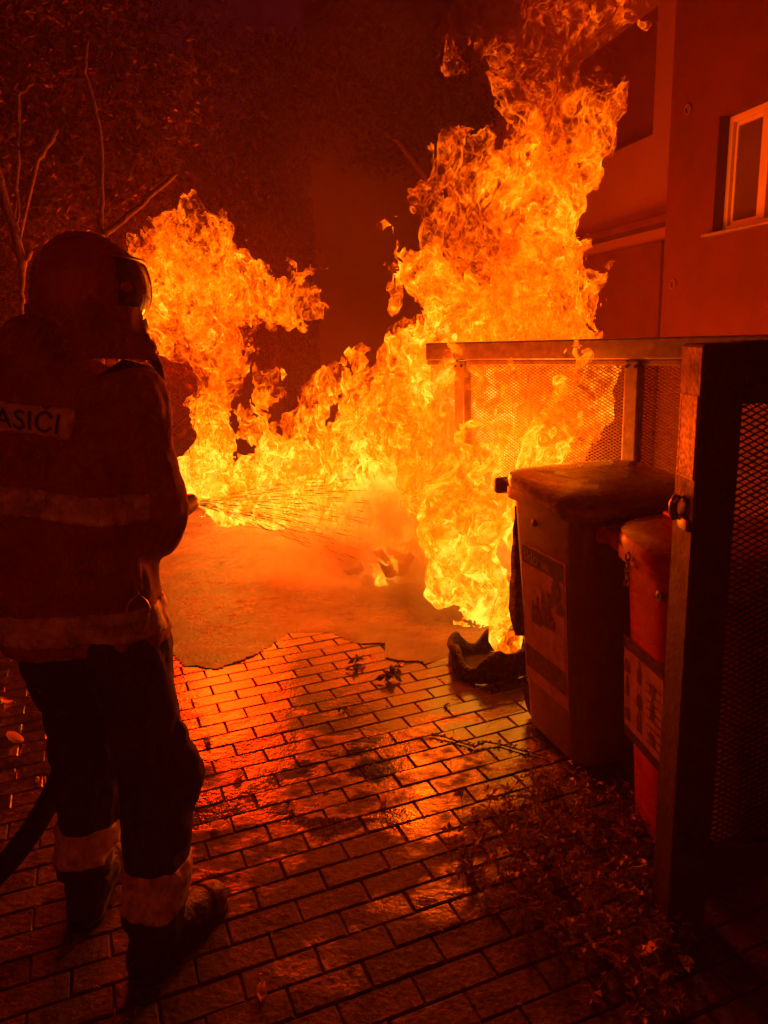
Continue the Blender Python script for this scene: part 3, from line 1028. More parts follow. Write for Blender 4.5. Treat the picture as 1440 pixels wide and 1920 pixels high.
SCRAPS = [((-0.16, 3.55), 0.09, 'charred clump on the pavers just below the foam edge'), ((-0.18, 3.45), 0.07, 'charred clump below the first, near the foam edge'),
          ((0.0, 3.33), 0.11, 'largest charred leaf clump in the middle of the wet pavers'), ((0.04, 3.45), 0.07, 'thin charred sprig right above the largest clump'),
          ((-0.21, 3.05), 0.05, 'small black lump on the pavers left of centre'), ((0.24, 3.04), 0.05, 'small black lump on the pavers near the bin reflection')]
for k, (p, s_, lb) in enumerate(SCRAPS):
    rg_ = random.Random(500 + k)
    mb = MB()
    for i in range(12 if s_ > 0.06 else 5):
        a = rg_.uniform(0, 6.3)
        rad = s_ * rg_.uniform(0, 0.5)
        c = Vector((rad * math.cos(a), rad * math.sin(a) * 0.7, 0.004 + rg_.uniform(0, 0.3) * s_))
        d1 = Vector((rg_.uniform(-1, 1), rg_.uniform(-1, 1), rg_.uniform(-0.5, 0.7))).normalized() * s_ * 0.28
        d2 = d1.cross(Vector((rg_.uniform(-1, 1), rg_.uniform(-1, 1), 1))).normalized() * s_ * 0.13
        mb.add([c - d1, c + d2, c + d1, c - d2, c + Vector((0, 0, s_ * 0.07))], [(0, 1, 4), (1, 2, 4), (2, 3, 4), (3, 0, 4), (3, 2, 1, 0)])
    o = mb.build('charred_scrap', M['charred'])
    o.location = (p[0], p[1], 0.0)
    zmin = min(v.co.z for v in o.data.vertices)
    o.location.z = 0.001 - zmin
    tag(o, lb, 'scrap', 'charred scraps on the wet pavers')
tw = [(0.16, 2.80), (0.21, 2.78), (0.29, 2.73), (0.33, 2.70), (0.38, 2.725), (0.44, 2.71), (0.53, 2.65), (0.60, 2.60)]
mb = MB().tube([(x, y, 0.008 + 0.004 * math.sin(i * 2)) for i, (x, y) in enumerate(tw)], 0.0035, 6)
rg_ = random.Random(77)
for i in range(70):
    t = rg_.uniform(0, len(tw) - 1.01)
    i0 = int(t)
    c = Vector((tw[i0][0] * (1 - t + i0) + tw[i0 + 1][0] * (t - i0), tw[i0][1] * (1 - t + i0) + tw[i0 + 1][1] * (t - i0), 0.010))
    a = rg_.uniform(0, 6.3)
    d1 = Vector((math.cos(a), math.sin(a), rg_.uniform(-0.05, 0.5))) * rg_.uniform(0.012, 0.026)
    d2 = Vector((-math.sin(a), math.cos(a), 0.2)) * 0.006
    mb.add([c, c + d1 * 0.5 + d2, c + d1, c + d1 * 0.5 - d2], [(0, 1, 2, 3)])
o = mb.build('twig', M['charred'])
tag(o, 'dark leafy twig lying on the wet pavers towards the grey-brown bin', 'twig')

# ------------------------------------------------------------------ weeds by the gate
rg = random.Random(31)
mb = MB()


def leaf_quad(mb, c, d, w, bend=0.2):
    d = Vector(d)
    side = d.cross(Vector((0, 0, 1)))
    if side.length < 1e-4:
        side = Vector((1, 0, 0))
    side = side.normalized() * w
    nrm = side.cross(d).normalized() * d.length * bend
    mid = c + d * 0.45
    mb.add([c, mid + side + nrm, c + d, mid - side + nrm, mid], [(0, 1, 4), (1, 2, 4), (2, 3, 4), (3, 0, 4)])


WEED_POLY = [(0.14, 2.13), (0.26, 2.40), (0.50, 2.46), (0.72, 2.44), (0.92, 2.2), (0.90, 1.95), (0.74, 1.60), (0.66, 1.42), (0.45, 1.46), (0.42, 1.62), (0.30, 1.78), (0.20, 1.90)]


def inside(x, y, poly):
    c = False
    for i in range(len(poly)):
        x1, y1 = poly[i]
        x2, y2 = poly[i - 1]
        if (y1 > y) != (y2 > y) and x < (x2 - x1) * (y - y1) / (y2 - y1) + x1:
            c = not c
    return c


cnt = 0
while cnt < 360:
    x, y = rg.uniform(0.1, 0.95), rg.uniform(1.4, 2.5)
    if not inside(x, y, WEED_POLY):
        continue
    if 0.735 < x < 0.865 and 1.70 < y < 1.87:
        continue
    dens = 0.28 + 0.72 * smoothstep(0.12, 0.5, x - 0.10 * math.sin(y * 9))
    if rg.random() > dens:
        continue
    cnt += 1
    h_ = rg.uniform(0.02, 0.075) * (0.6 + 1.0 * dens)
    if y < 1.75:
        h_ *= 0.7
    lean = Vector((rg.uniform(-1, 1), rg.uniform(-1, 1), 0)) * h_ * 0.7
    p0 = Vector((x, y, -0.003))
    p2 = p0 + lean + Vector((0, 0, h_))
    p1 = p0 + lean * 0.3 + Vector((0, 0, h_ * 0.6))
    mb.tube([p0, p1, p2], [0.0016, 0.0013, 0.0009], 3, cap=False)
    for k in range(rg.randint(4, 8)):
        t = rg.uniform(0.25, 1.0)
        c = p0.lerp(p1, t * 2) if t < 0.5 else p1.lerp(p2, t * 2 - 1)
        a = rg.uniform(0, 6.3)
        ll = rg.uniform(0.010, 0.036)
        leaf_quad(mb, c, Vector((math.cos(a), math.sin(a), rg.uniform(-0.3, 0.8))) * ll, ll * rg.uniform(0.18, 0.4))
for k in range(46):
    x, y = rg.uniform(0.2, 0.9), rg.uniform(1.5, 2.45)
    if not inside(x, y, WEED_POLY) or (0.72 < x < 0.88 and 1.68 < y < 1.88):
        continue
    d = Vector((rg.uniform(-1, 1), rg.uniform(-1, 1), 0)) * 0.06
    hh = rg.uniform(0.05, 0.14)
    p0 = Vector((x, y, 0))
    mb.tube([p0, p0 + d * 0.3 + Vector((0, 0, hh * 0.6)), p0 + d + Vector((0, 0, hh))], [0.0016, 0.0012, 0.0006], 3, cap=False)
o = mb.build('weeds', M['weed'])
tag(o, 'low tangle of small leaved weeds growing through the pavers at the gate', 'weeds', kind='stuff')

# loose straw and needles on the pavers
mb = MB()
rg = random.Random(41)
for k in range(900):
    x, y = rg.uniform(-1.9, 0.7), rg.uniform(1.5, 3.2)
    if rg.random() > 0.22 + 0.78 * math.exp(-((x + 0.1) ** 2 / 0.25 + (y - 2.35) ** 2 / 0.10)):
        continue
    a = rg.uniform(0, 6.3)
    l_ = rg.uniform(0.005, 0.030)
    d = Vector((math.cos(a), math.sin(a), 0)) * l_
    c = Vector((x, y, 0.0045))
    mb.tube([c, c + d * 0.5 + Vector((0, 0, rg.uniform(0.002, 0.012))), c + d], [0.0011, 0.0016, 0.0007], 3, cap=False)
o = mb.build('litter', M['leaf_dry'])
tag(o, 'scattered straw and needles on the wet pavers', 'litter', kind='stuff')

# ------------------------------------------------------------------ trees and shrub
def leaf_cloud(name, clumps, n, size, mat, parent, seed, inv_m=None, flat=0.5):
    r_ = np.random.default_rng(seed)
    w = np.array([c[3] * c[4] * c[5] for c in clumps]) ** 0.7
    pick = r_.choice(len(clumps), n, p=w / w.sum())
    cl = np.array(clumps)[pick]
    d = r_.normal(size=(n, 3))
    d /= np.linalg.norm(d, axis=1)[:, None]
    rad = r_.random(n) ** 0.45
    # fold the leaves into small sprays
    spray = r_.normal(size=(n // 14 + 1, 3))
    spray /= np.linalg.norm(spray, axis=1)[:, None]
    d = d * 0.35 + spray[(np.arange(n) // 14)] * 0.9
    c = cl[:, :3] + d * rad[:, None] * cl[:, 3:6]
    a = r_.normal(size=(n, 3))
    a[:, 2] -= 0.6
    a /= np.linalg.norm(a, axis=1)[:, None]
    b_ = np.cross(a, r_.normal(size=(n, 3)))
    b_ /= np.linalg.norm(b_, axis=1)[:, None]
    s_ = size * r_.uniform(0.6, 1.4, n)[:, None]
    nn = np.cross(a, b_)
    v = np.stack([c - a * s_ * 0.5, c + b_ * s_ * 0.28 + nn * s_ * 0.1, c + a * s_ * 0.5, c - b_ * s_ * 0.28 + nn * s_ * 0.1], 1).reshape(-1, 3)
    q = np.arange(n * 4).reshape(n, 4)
    me = bpy.data.meshes.new(name)
    me.from_pydata(v.tolist(), [], np.concatenate([q[:, [0, 1, 2]], q[:, [0, 2, 3]]]).tolist())
    return link(name, me, mat, parent)


def tree(name, loc, trunk, limbs, clumps, n, size, mat, label, seed, cat='tree'):
    root = empty(name, loc)
    tag(root, label, cat)
    tb = MB()
    tb.tube([p[:3] for p in trunk], [p[3] for p in trunk], 10)
    for lb in limbs:
        tb.tube([p[:3] for p in lb], [p[3] for p in lb], 7)
    tb.build('trunk', M['bark'], root, True)
    leaf_cloud('crown', clumps, n, size, mat, root, seed)
    return root


rg = random.Random(61)


def clump_set(cx, cy, cz, rx, ry, rz_, n):
    out_ = []
    for k in range(n):
        a, b_ = rg.uniform(0, 6.3), rg.uniform(-1, 1)
        s_ = rg.uniform(0.3, 1.0)
        r1 = math.sqrt(1 - b_ * b_)
        q = rg.uniform(0.22, 0.42)
        out_.append((cx + rx * s_ * r1 * math.cos(a), cy + ry * s_ * r1 * math.sin(a), cz + rz_ * s_ * b_, rx * q, ry * q, rz_ * q))
    return out_


tree('tree', (-3.6, 9.6, 0), [(0, 0, 0, .2), (.1, 0, 1.5, .16), (0, .1, 3.0, .13), (.2, 0, 4.6, .06)],
     [[(.05, 0, 1.9, .08), (.9, .2, 3.0, .05), (1.6, .1, 3.7, .02)], [(0, 0, 2.4, .07), (-1.0, -.2, 3.3, .05), (-1.6, -.2, 4.2, .02)], [(.1, 0, 3.2, .06), (.8, -.3, 4.4, .03), (1.2, -.3, 5.2, .015)]],
     clump_set(0.4, 0, 3.9, 2.6, 1.6, 2.2, 26), 22000, 0.09, M['leaf'], 'broad dark tree behind the firefighter at upper left', 71)
tree('tree', (1.3, 11.6, 0), [(0, 0, 0, .16), (.05, 0, 2.0, .13), (-.1, 0, 3.6, .09), (-.4, 0, 4.8, .04)],
     [[(-.05, 0, 3.2, .05), (-.9, 0, 4.3, .03), (-1.6, 0, 4.8, .012)], [(0, 0, 3.2, .05), (.6, 0, 4.3, .03), (.9, 0, 4.9, .012)]],
     clump_set(-1.4, 0, 4.85, 2.0, 1.2, 1.0, 24), 19000, 0.085, M['leaf'], 'rounded tree crown glowing faintly through smoke between the two tall flames', 72)

tree('shrub', (-4.2, 8.2, 0), [(0, 0, 0, .07), (.05, 0, .9, .05), (0, 0, 1.8, .03)], [[(0, 0, .3, .04), (.7, 0, 1.2, .02), (1.0, 0, 1.7, .01)], [(0, 0, .3, .04), (-.7, 0, 1.2, .02), (-1.0, 0, 1.7, .01)]],
     clump_set(0.6, 0, 1.35, 2.2, 0.9, 1.3, 26), 13000, 0.085, M['leaf'], 'dense dark hedge bush low behind the firefighter at the left edge', 74, 'shrub')
tree('tree', (-2.0, 14.5, 0), [(0, 0, 0, .14), (.05, 0, 1.4, .11), (0, 0, 2.8, .07), (0, 0, 4.0, .03)], [[(0, 0, 1.6, .05), (.8, 0, 2.6, .03), (1.2, 0, 3.2, .01)], [(0, 0, 1.8, .05), (-.8, 0, 2.8, .03), (-1.2, 0, 3.4, .01)]],
     clump_set(0.0, 0, 2.9, 1.9, 0.9, 2.6, 26), 15000, 0.10, M['leaf'], 'distant dark tree in the gap left of the far house wall', 75)
SL = Vector((-2.05, 4.35, 0))
shrub = empty('shrub', SL)
tag(shrub, 'pruned shrub with bare lit stems and drooping leaves behind the helmet', 'shrub')


def W(p):
    return tuple(Vector(p) - SL)


STEMS = [([(-2.05, 4.35, 0.0), (-2.0, 4.35, 0.9), (-1.969, 4.3, 1.84), (-1.939, 4.3, 2.005), (-1.927, 4.3, 2.09), (-1.958, 4.3, 2.31), (-1.985, 4.3, 2.51), (-2.05, 4.3, 2.8)], [0.03, 0.024, 0.012, 0.015, 0.026, 0.024, 0.021, 0.016]),
         ([(-1.929, 4.3, 2.074), (-1.872, 4.3, 2.142)], [0.018, 0.014]), ([(-1.956, 4.3, 2.227), (-1.905, 4.3, 2.374), (-1.914, 4.3, 2.48)], [0.010, 0.008, 0.004]),
         ([(-1.85, 4.4, 0.0), (-1.62, 4.35, 1.3), (-1.48, 4.3, 2.211), (-1.403, 4.3, 2.25), (-1.248, 4.3, 2.353), (-1.046, 4.3, 2.506)], [0.028, 0.022, 0.020, 0.017, 0.015, 0.012]),
         ([(-1.483, 4.3, 2.215), (-1.455, 4.3, 2.373), (-1.435, 4.33, 2.75), (-1.473, 4.3, 3.003), (-1.435, 4.3, 3.155)], [0.014, 0.012, 0.010, 0.011, 0.007]),
         ([(-1.95, 4.32, 2.30), (-1.90, 4.36, 2.6), (-1.833, 4.3, 2.911), (-1.744, 4.3, 2.966)], [0.010, 0.010, 0.013, 0.011]),
         ([(-1.94, 4.3, 2.15), (-1.774, 4.3, 2.596), (-1.675, 4.3, 2.697), (-1.654, 4.3, 2.747)], [0.008, 0.012, 0.013, 0.010]),
         ([(-1.62, 4.35, 1.0), (-1.35, 4.3, 1.18), (-1.239, 4.3, 1.16), (-1.14, 4.3, 1.233), (-1.079, 4.3, 1.235)], [0.008, 0.005, 0.004, 0.003, 0.002]),
         ([(-1.35, 4.3, 1.20), (-1.198, 4.3, 1.38), (-1.119, 4.3, 1.293), (-1.06, 4.3, 1.30)], [0.005, 0.004, 0.003, 0.002]),
         ([(-1.30, 4.3, 1.17), (-1.244, 4.3, 1.114), (-1.112, 4.3, 1.201), (-1.06, 4.3, 1.19)], [0.005, 0.004, 0.003, 0.002]),
         ([(-1.244, 4.3, 1.114), (-1.165, 4.3, 1.115), (-1.082, 4.3, 1.17)], [0.004, 0.003, 0.002])]
for pts, rad in STEMS:
    fine_p, fine_r = [], []
    rg_ = random.Random(int(abs(pts[0][0]) * 1000))
    for i in range(len(pts) - 1):
        for k in range(4):
            t = k / 4
            q = Vector(pts[i]).lerp(Vector(pts[i + 1]), t)
            j = 0.006 if k else 0
            fine_p.append(W(q + Vector((rg_.uniform(-j, j), rg_.uniform(-j, j), rg_.uniform(-j, j)))))
            fine_r.append(rad[i] * (1 - t) + rad[i + 1] * t)
    fine_p.append(W(pts[-1]))
    fine_r.append(rad[-1])
    MB().tube(fine_p, fine_r, 8).build('stem', M['bark'], shrub, True)
leaf_cloud('crown', [(*W((x, y, z)), a, b_, c) for x, y, z, a, b_, c in (
    (-1.75, 4.6, 2.75, .35, .3, .3), (-1.35, 4.7, 2.75, .3, .3, .35), (-2.1, 4.7, 3.0, .4, .3, .4), (-1.6, 4.7, 3.2, .4, .3, .3), (-1.2, 4.8, 3.05, .3, .25, .3),
    (-2.0, 4.8, 2.45, .35, .3, .3), (-1.55, 4.75, 2.45, .25, .2, .25), (-1.75, 4.9, 3.7, .5, .3, .35))], 3600, 0.060, M['leaf_shrub'], shrub, 73)

# ------------------------------------------------------------------ firefighter
FO = Vector((-0.77, 1.78, 0.0))
person = empty('person', FO)
tag(person, 'firefighter in dark turnout coat and helmet seen from behind, spraying the fire', 'person')

# body: one continuous figure under the clothing, with head, face, arms, hands and fingers
HC = Vector((-0.755, 2.06, 1.725))
FD = Vector((0.62, 0.78, -0.10)).normalized()       # where the face looks
FS = Vector((FD.y, -FD.x, 0)).normalized()          # right side of the face
UP = Vector((0, 0, 1))


def hp(f_, s_, u_):
    return tuple(HC + FD * f_ + FS * s_ + UP * u_)


NOZ0, NOZ1 = Vector((-0.735, 2.12, 1.095)), Vector((-0.645, 2.43, 1.105))
ND = (NOZ1 - NOZ0).normalized()


def hand(c, axis, side, flip):
    """palm and five bent fingers closed round a bar through c along axis; side points from the bar to the palm"""
    axis, side = Vector(axis).normalized(), Vector(side).normalized()
    t = axis.cross(side).normalized() * flip
    c = Vector(c)
    caps = [(c + side * 0.042 - axis * 0.03, c + side * 0.042 + axis * 0.03, 0.022, 0.022),
            (c + side * 0.05 - axis * 0.02 - t * 0.02, c + side * 0.05 + axis * 0.02 - t * 0.02, 0.020, 0.018)]
    for k, ln_ in enumerate((0.9, 1.0, 0.95, 0.8)):
        o_ = c + axis * (0.036 - 0.024 * k)
        p0 = o_ + side * 0.046 + t * 0.020
        p1 = o_ + side * 0.024 + t * 0.046 * ln_
        p2 = o_ - side * 0.012 + t * 0.044 * ln_
        p3 = o_ - side * 0.036 * ln_ + t * 0.020
        caps += [(p0, p1, 0.0105, 0.010), (p1, p2, 0.010, 0.0095), (p2, p3, 0.0095, 0.0085)]
    b0 = c + side * 0.045 - t * 0.022 + axis * 0.02
    b1 = c + side * 0.018 - t * 0.046 + axis * 0.045
    b2 = c - side * 0.018 - t * 0.036 + axis * 0.052
    caps += [(b0, b1, 0.013, 0.011), (b1, b2, 0.011, 0.009)]
    return [(tuple(a), tuple(b_), r0, r1) for a, b_, r0, r1 in caps]


RH, LH = NOZ0.lerp(NOZ1, 0.25), NOZ0.lerp(NOZ1, 0.62)
R_SH, R_EL, R_WR = (-0.655, 1.93, 1.475), (-0.612, 1.90, 1.165), (-0.655, 2.13, 1.115)
L_SH, L_EL, L_WR = (-1.045, 1.95, 1.50), (-1.10, 2.06, 1.19), (-0.76, 2.30, 1.105)
body_caps = [(hp(-.02, 0, .03), hp(.03, 0, .04), .088, .080), (hp(.03, 0, -.03), hp(.055, 0, -.07), .068, .045), (hp(.085, 0, .01), hp(.108, 0, -.022), .010, .015),
             (hp(.075, -.03, .035), hp(.075, .03, .035), .020, .020), (hp(.088, -.018, -.055), hp(.088, .018, -.055), .010, .010), (hp(-.005, .085, .0), hp(.0, .088, -.03), .012, .010), (hp(-.005, -.085, .0), hp(.0, -.088, -.03), .012, .010),
             (hp(-.02, 0, -.06), (-0.80, 1.975, 1.53), .058, .062), ((-0.92, 1.94, 1.46), (-0.74, 1.94, 1.45), .065, .065),
             ((-0.85, 1.93, 1.40), (-0.79, 1.83, 1.05), .095, .10), ((-0.87, 1.83, .92), (-0.69, 1.80, .92), .11, .11),
             (R_SH, R_EL, .056, .046), (R_EL, R_WR, .044, .032), (L_SH, L_EL, .056, .046), (L_EL, L_WR, .044, .032),
             ((-0.67, 1.80, .88), (-0.63, 1.815, .47), .085, .055), ((-0.63, 1.815, .47), (-0.645, 1.70, .10), .050, .040), ((-0.85, 1.85, .88), (-0.880, 1.945, .46), .080, .055), ((-0.880, 1.945, .46), (-0.90, 1.885, .10), .050, .040)]
body_caps += hand(RH, ND, Vector((0.55, -0.4, -0.5)), 1) + hand(LH, ND, Vector((-0.5, -0.45, 0.4)), 1)
body_caps += [(R_WR, tuple(RH + Vector((0.03, -0.03, -0.02))), .03, .028), (L_WR, tuple(LH + Vector((-0.03, -0.03, 0.02))), .03, .028)]
solid('body', body_caps, M['glove'], person, 0.011, 0.018)

coat_caps = []
for sx, rr_ in ((-1, 1), (1, 1)):
    coat_caps += [((-0.772 + sx * 0.062, 1.815, 0.86), (-0.80 + sx * 0.070, 1.83, 1.12), .146, .140), ((-0.80 + sx * 0.070, 1.83, 1.12), (-0.835 + sx * 0.105, 1.90, 1.40), .140, .130)]
coat_caps += [((-1.035, 1.945, 1.485), (-0.665, 1.935, 1.465), .098, .098), ((-0.86, 1.92, 1.50), (-0.82, 1.97, 1.60), .13, .105), ((-0.93, 1.93, 1.54), (-0.87, 1.96, 1.61), .11, .095),
              (R_SH, (-0.617, 1.905, 1.18), .092, .086), ((-0.612, 1.90, 1.165), (-0.655, 2.10, 1.12), .084, .058), (L_SH, L_EL, .094, .084), (L_EL, (-0.80, 2.27, 1.11), .080, .058),
              ((-0.63, 1.90, 1.30), (-0.605, 1.885, 1.22), .080, .086)]
CK = dict(k=0.07, fold=0.020, fscale=5.5, fine=0.014, stretch=(1, 1, 0.55))
HEM = [((0, 0, -1), -0.885)]
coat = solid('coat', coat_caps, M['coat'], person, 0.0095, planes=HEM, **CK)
tl = math.sin(R(8))
solid('chest_band', coat_caps, M['reflective'], person, 0.008, grow=0.005, planes=[((tl, 0, 0.99), 1.262 * 0.99 + tl * -0.83 + 0.034), ((-tl, 0, -0.99), -(1.262 * 0.99 + tl * -0.83) + 0.034), ((1, -0.35, 0), -0.62 - 0.35 * 1.85 + 0.06)], **CK)
solid('hem_band', coat_caps, M['reflective'], person, 0.008, grow=0.005, planes=[((0, 0, 1), 0.995), ((0, 0, -1), -0.918)], **CK)
solid('sleeve_band', coat_caps, M['reflective'], person, 0.008, grow=0.005, planes=[((0.3, -0.95, 0), 0.3 * -0.63 - 0.95 * 2.03), ((-0.3, 0.95, 0), 0.3 * 0.63 + 0.95 * 2.075), ((0, 0, 1), 1.24), ((-1, 0, 0), 0.74)], **CK)
pa, pz = -0.858, 1.462
tn = (math.cos(R(9)), 0, -math.sin(R(9)))     # along the lettering
tu = (math.sin(R(9)), 0, math.cos(R(9)))
pc = Vector((pa, 0, pz))
panel = solid('lettering_panel', coat_caps, M['panel_cloth'], person, 0.0075, grow=0.004,
              planes=[(tn, Vector(tn).dot(pc) + 0.135), (tuple(-Vector(tn)), -Vector(tn).dot(pc) + 0.135), (tu, Vector(tu).dot(pc) + 0.036), (tuple(-Vector(tu)), -Vector(tu).dot(pc) + 0.036), ((0, 1, 0), 1.90)], **CK)
tag(panel, 'pale reflective panel with dark lettering across the shoulders')
me = text_mesh('HASI\u010cI', 0.066, align='CENTER')
bm = bmesh.new()
bm.from_mesh(me)
bmesh.ops.subdivide_edges(bm, edges=[e for e in bm.edges if e.calc_length() > 0.012], cuts=2)
bm.to_mesh(me)
bm.free()
bvh = BVHTree.FromPolygons([v.co + FO for v in panel.data.vertices], [p.vertices[:] for p in panel.data.polygons])
for v in me.vertices:
    q = pc + Vector(tn) * (v.co.x * 1.02) + Vector(tu) * (v.co.y - 0.024)
    hit = bvh.ray_cast(Vector((q.x, 1.4, q.z)), Vector((0, 1, 0)))
    v.co = (q.x, (hit[0].y if hit[0] else 1.78) - 0.0035, q.z)
lt = link('lettering', me, M['trousers'])
to_local(lt, person)
lt.parent = panel

tr_caps = [((-0.835, 1.835, .86), (-0.685, 1.795, .86), .128, .130), ((-0.672, 1.795, .80), (-0.632, 1.812, .47), .118, .098), ((-0.632, 1.812, .47), (-0.648, 1.695, .16), .096, .092),
           ((-0.845, 1.85, .80), (-0.880, 1.945, .46), .112, .094), ((-0.885, 1.945, .46), (-0.90, 1.885, .17), .092, .086), ((-0.585, 1.81, .60), (-0.585, 1.815, .50), .06, .055)]
TK = dict(k=0.05, fold=0.020, fscale=6.0, fine=0.016, stretch=(1, 1, 0.6), seed=3.0)
solid('trousers', tr_caps, M['trousers'], person, 0.0095, planes=[((0, 0, -1), -0.135), ((0, 0, 1), 0.93)], **TK)
for xm in ((1, -0.765), (-1, 0.765)):
    solid('trouser_band', tr_caps, M['reflective'], person, 0.008, grow=0.004, planes=[((0, 0, 1), 0.292), ((0, 0, -1), -0.188), ((-xm[0], 0, 0), -xm[1])], **TK)

for (ank, heel, ball, toe) in (((-0.648, 1.69), (-0.665, 1.655), (-0.590, 1.795), (-0.548, 1.862)), ((-0.90, 1.885), (-0.905, 1.85), (-0.925, 2.01), (-0.93, 2.08))):
    caps = [((*ank, .17), (*ank, .09), .062, .060), ((*heel, .055), (*ank, .10), .052, .055), ((*heel, .04), (*ball, .045), .048, .054), ((*ball, .045), (*toe, .045), .056, .050), ((*ank, .10), (*ball, .06), .055, .045)]
    bt = solid('boot', caps, M['leather'], person, 0.008, 0.03, fold=0.006, fscale=14, planes=[((0, 0, -1), -0.006)])
    td = (Vector(toe) - Vector(ball)).normalized()
    tc_ = solid('toe_cap', caps, M['toe_cap'], person, 0.007, 0.03, grow=0.003, fold=0.006, fscale=14, planes=[((0, 0, -1), -0.02), ((-td.x, -td.y, 0), -(Vector(toe).dot(td)) + 0.015)])
    tc_.parent = bt
    so = solid('sole', [((*heel, .01), (*ball, .01), .052, .058), ((*ball, .01), (*toe, .01), .060, .053)], M['rubber'], person, 0.007, 0.03, planes=[((0, 0, 1), 0.022), ((0, 0, -1), -0.0015)])
    so.parent = bt

# helmet: shell with a flared rear brim and comb, visor, neck curtain, breathing mask, chin strap
HB = Matrix(((FS.x, FD.x, 0, HC.x), (FS.y, FD.y, 0, HC.y), (FS.z, FD.z * 0, 1, HC.z + 0.045), (0, 0, 0, 1)))
HB = HB @ Matrix.Rotation(R(-4), 4, 'X')


def shell(el0, el1, az0, az1, rx, ry, rz_, off, n1_=18, n2_=40, flare=0.0, thick=0.004):
    outer, innr = [], []
    for i in range(n1_ + 1):
        e = R(el0 + (el1 - el0) * i / n1_)
        for j in range(n2_ + 1):
            a = R(az0 + (az1 - az0) * j / n2_)
            fl = flare * max(0.0, -math.sin(e)) ** 1.2 * (0.45 + 0.55 * max(0.0, -math.sin(a)))
            for lst, o_ in ((outer, off), (innr, off - thick)):
                x = (rx + o_ + fl) * math.cos(e) ** 0.82 * math.cos(a)
                y = (ry + o_ + fl) * math.cos(e) ** 0.82 * math.sin(a)
                z = (rz_ + o_) * (math.sin(e) if e >= 0 else math.sin(e) * 0.9)
                lst.append((x, y, z))
    w_ = n2_ + 1
    n_ = len(outer)
    fs = []
    for i in range(n1_):
        for j in range(n2_):
            a = i * w_ + j
            fs.append((a, a + 1, a + w_ + 1, a + w_))
            fs.append((n_ + a + w_, n_ + a + w_ + 1, n_ + a + 1, n_ + a))
    edge = [(j, j + 1) for j in range(n2_)] + [((i + 1) * w_, i * w_) for i in range(n1_)] + [(i * w_ + n2_, (i + 1) * w_ + n2_) for i in range(n1_)]
    for a, b_ in edge:
        fs.append((b_, a, n_ + a, n_ + b_))
    return MB().add([HB @ Vector(v) for v in outer + innr], fs)


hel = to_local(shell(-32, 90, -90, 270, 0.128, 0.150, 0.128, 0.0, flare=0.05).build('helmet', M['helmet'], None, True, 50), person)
comb = MB()
pts, rads = [], []
for k in range(15):
    e = R(20 + 140 * k / 14)
    pts.append(HB @ Vector((0, -0.148 * math.cos(e), 0.128 * math.sin(e) + 0.002)))
    rads.append(0.012 * math.sin(PI * (k + 0.5) / 15) ** 0.5 + 0.002)
to_local(comb.tube(pts, rads, 8).build('helmet_comb', M['helmet'], None, True), person).parent = hel
vis = to_local(shell(-62, 30, -2, 182, 0.128, 0.150, 0.128, 0.016, 14, 40, thick=0.003).build('visor', M['visor'], None, True, 50), person)
vis.parent = hel
pts = [HB @ Vector(((0.128 + 0.017) * math.cos(R(30)) ** .82 * math.cos(R(a)), (0.150 + 0.017) * math.cos(R(30)) ** .82 * math.sin(R(a)), (0.128 + 0.017) * math.sin(R(30)))) for a in np.linspace(-3, 183, 34)]
to_local(MB().tube(pts, 0.005, 6).build('visor_rim', M['metal'], None, True), person).parent = hel
for s_ in (1, -1):
    c = HB @ Vector((s_ * 0.140, 0.012, -0.004))
    d = (HB.to_3x3() @ Vector((s_, 0, 0))).normalized()
    to_local(MB().tube([c - d * 0.012, c + d * 0.012], [0.016, 0.013], 14).build('visor_pivot', M['helmet'], None, True, 40), person).parent = hel
# curtain over the neck
rings = []
for k, (e, rx, ry, z) in enumerate(((0, .136, .162, -.050), (1, .138, .162, -.085), (2, .142, .165, -.12), (3, .156, .175, -.155), (4, .175, .19, -.185))):
    rings.append([HB @ Vector(((rx + 0.006 * math.sin(a * 9 + k)) * math.cos(a), (ry + 0.006 * math.sin(a * 9 + k)) * math.sin(a), z)) for a in np.linspace(R(150), R(390), 41)])
vs = [p for r_ in rings for p in r_]
fs = [(i * 41 + j, i * 41 + j + 1, (i + 1) * 41 + j + 1, (i + 1) * 41 + j) for i in range(4) for j in range(40)]
to_local(MB().add(vs, fs).build('neck_curtain', M['coat'], None, True), person).parent = hel
mask = solid('breathing_mask', [(hp(.085, -.03, -.045), hp(.085, .03, -.045), .05, .05), (hp(.10, 0, -.08), hp(.155, 0, -.10), .038, .030), (hp(.06, 0, -.06), hp(.07, 0, -.02), .07, .07)], M['black_plastic'], person, 0.008, 0.03)
pts = [hp(.135 + .0 * a, .045 * math.cos(a), -.09 + .045 * math.sin(a)) for a in np.linspace(0, 2 * PI, 21)]
to_local(MB().tube(pts, 0.006, 6, cap=False).build('mask_ring', M['metal'], None, True), person).parent = mask
for s_ in (1, -1):
    pts = [hp(.02, s_ * .10, .02), hp(.055, s_ * .098, -.05), hp(.075, s_ * .075, -.11), hp(.08, s_ * .03, -.135)]
    to_local(MB().tube(pts, 0.007, 6).build('chin_strap', M['reflective'], None, True), person).parent = hel
# air hose from the mask over the shoulder
pts = [hp(.13, .02, -.105), (-0.625, 2.16, 1.56), (-0.60, 2.09, 1.515), (-0.605, 2.0, 1.555), (-0.64, 1.92, 1.575), (-0.70, 1.86, 1.53)]
to_local(MB().tube(pts, 0.013, 8).build('air_hose', M['rubber'], None, True), person)
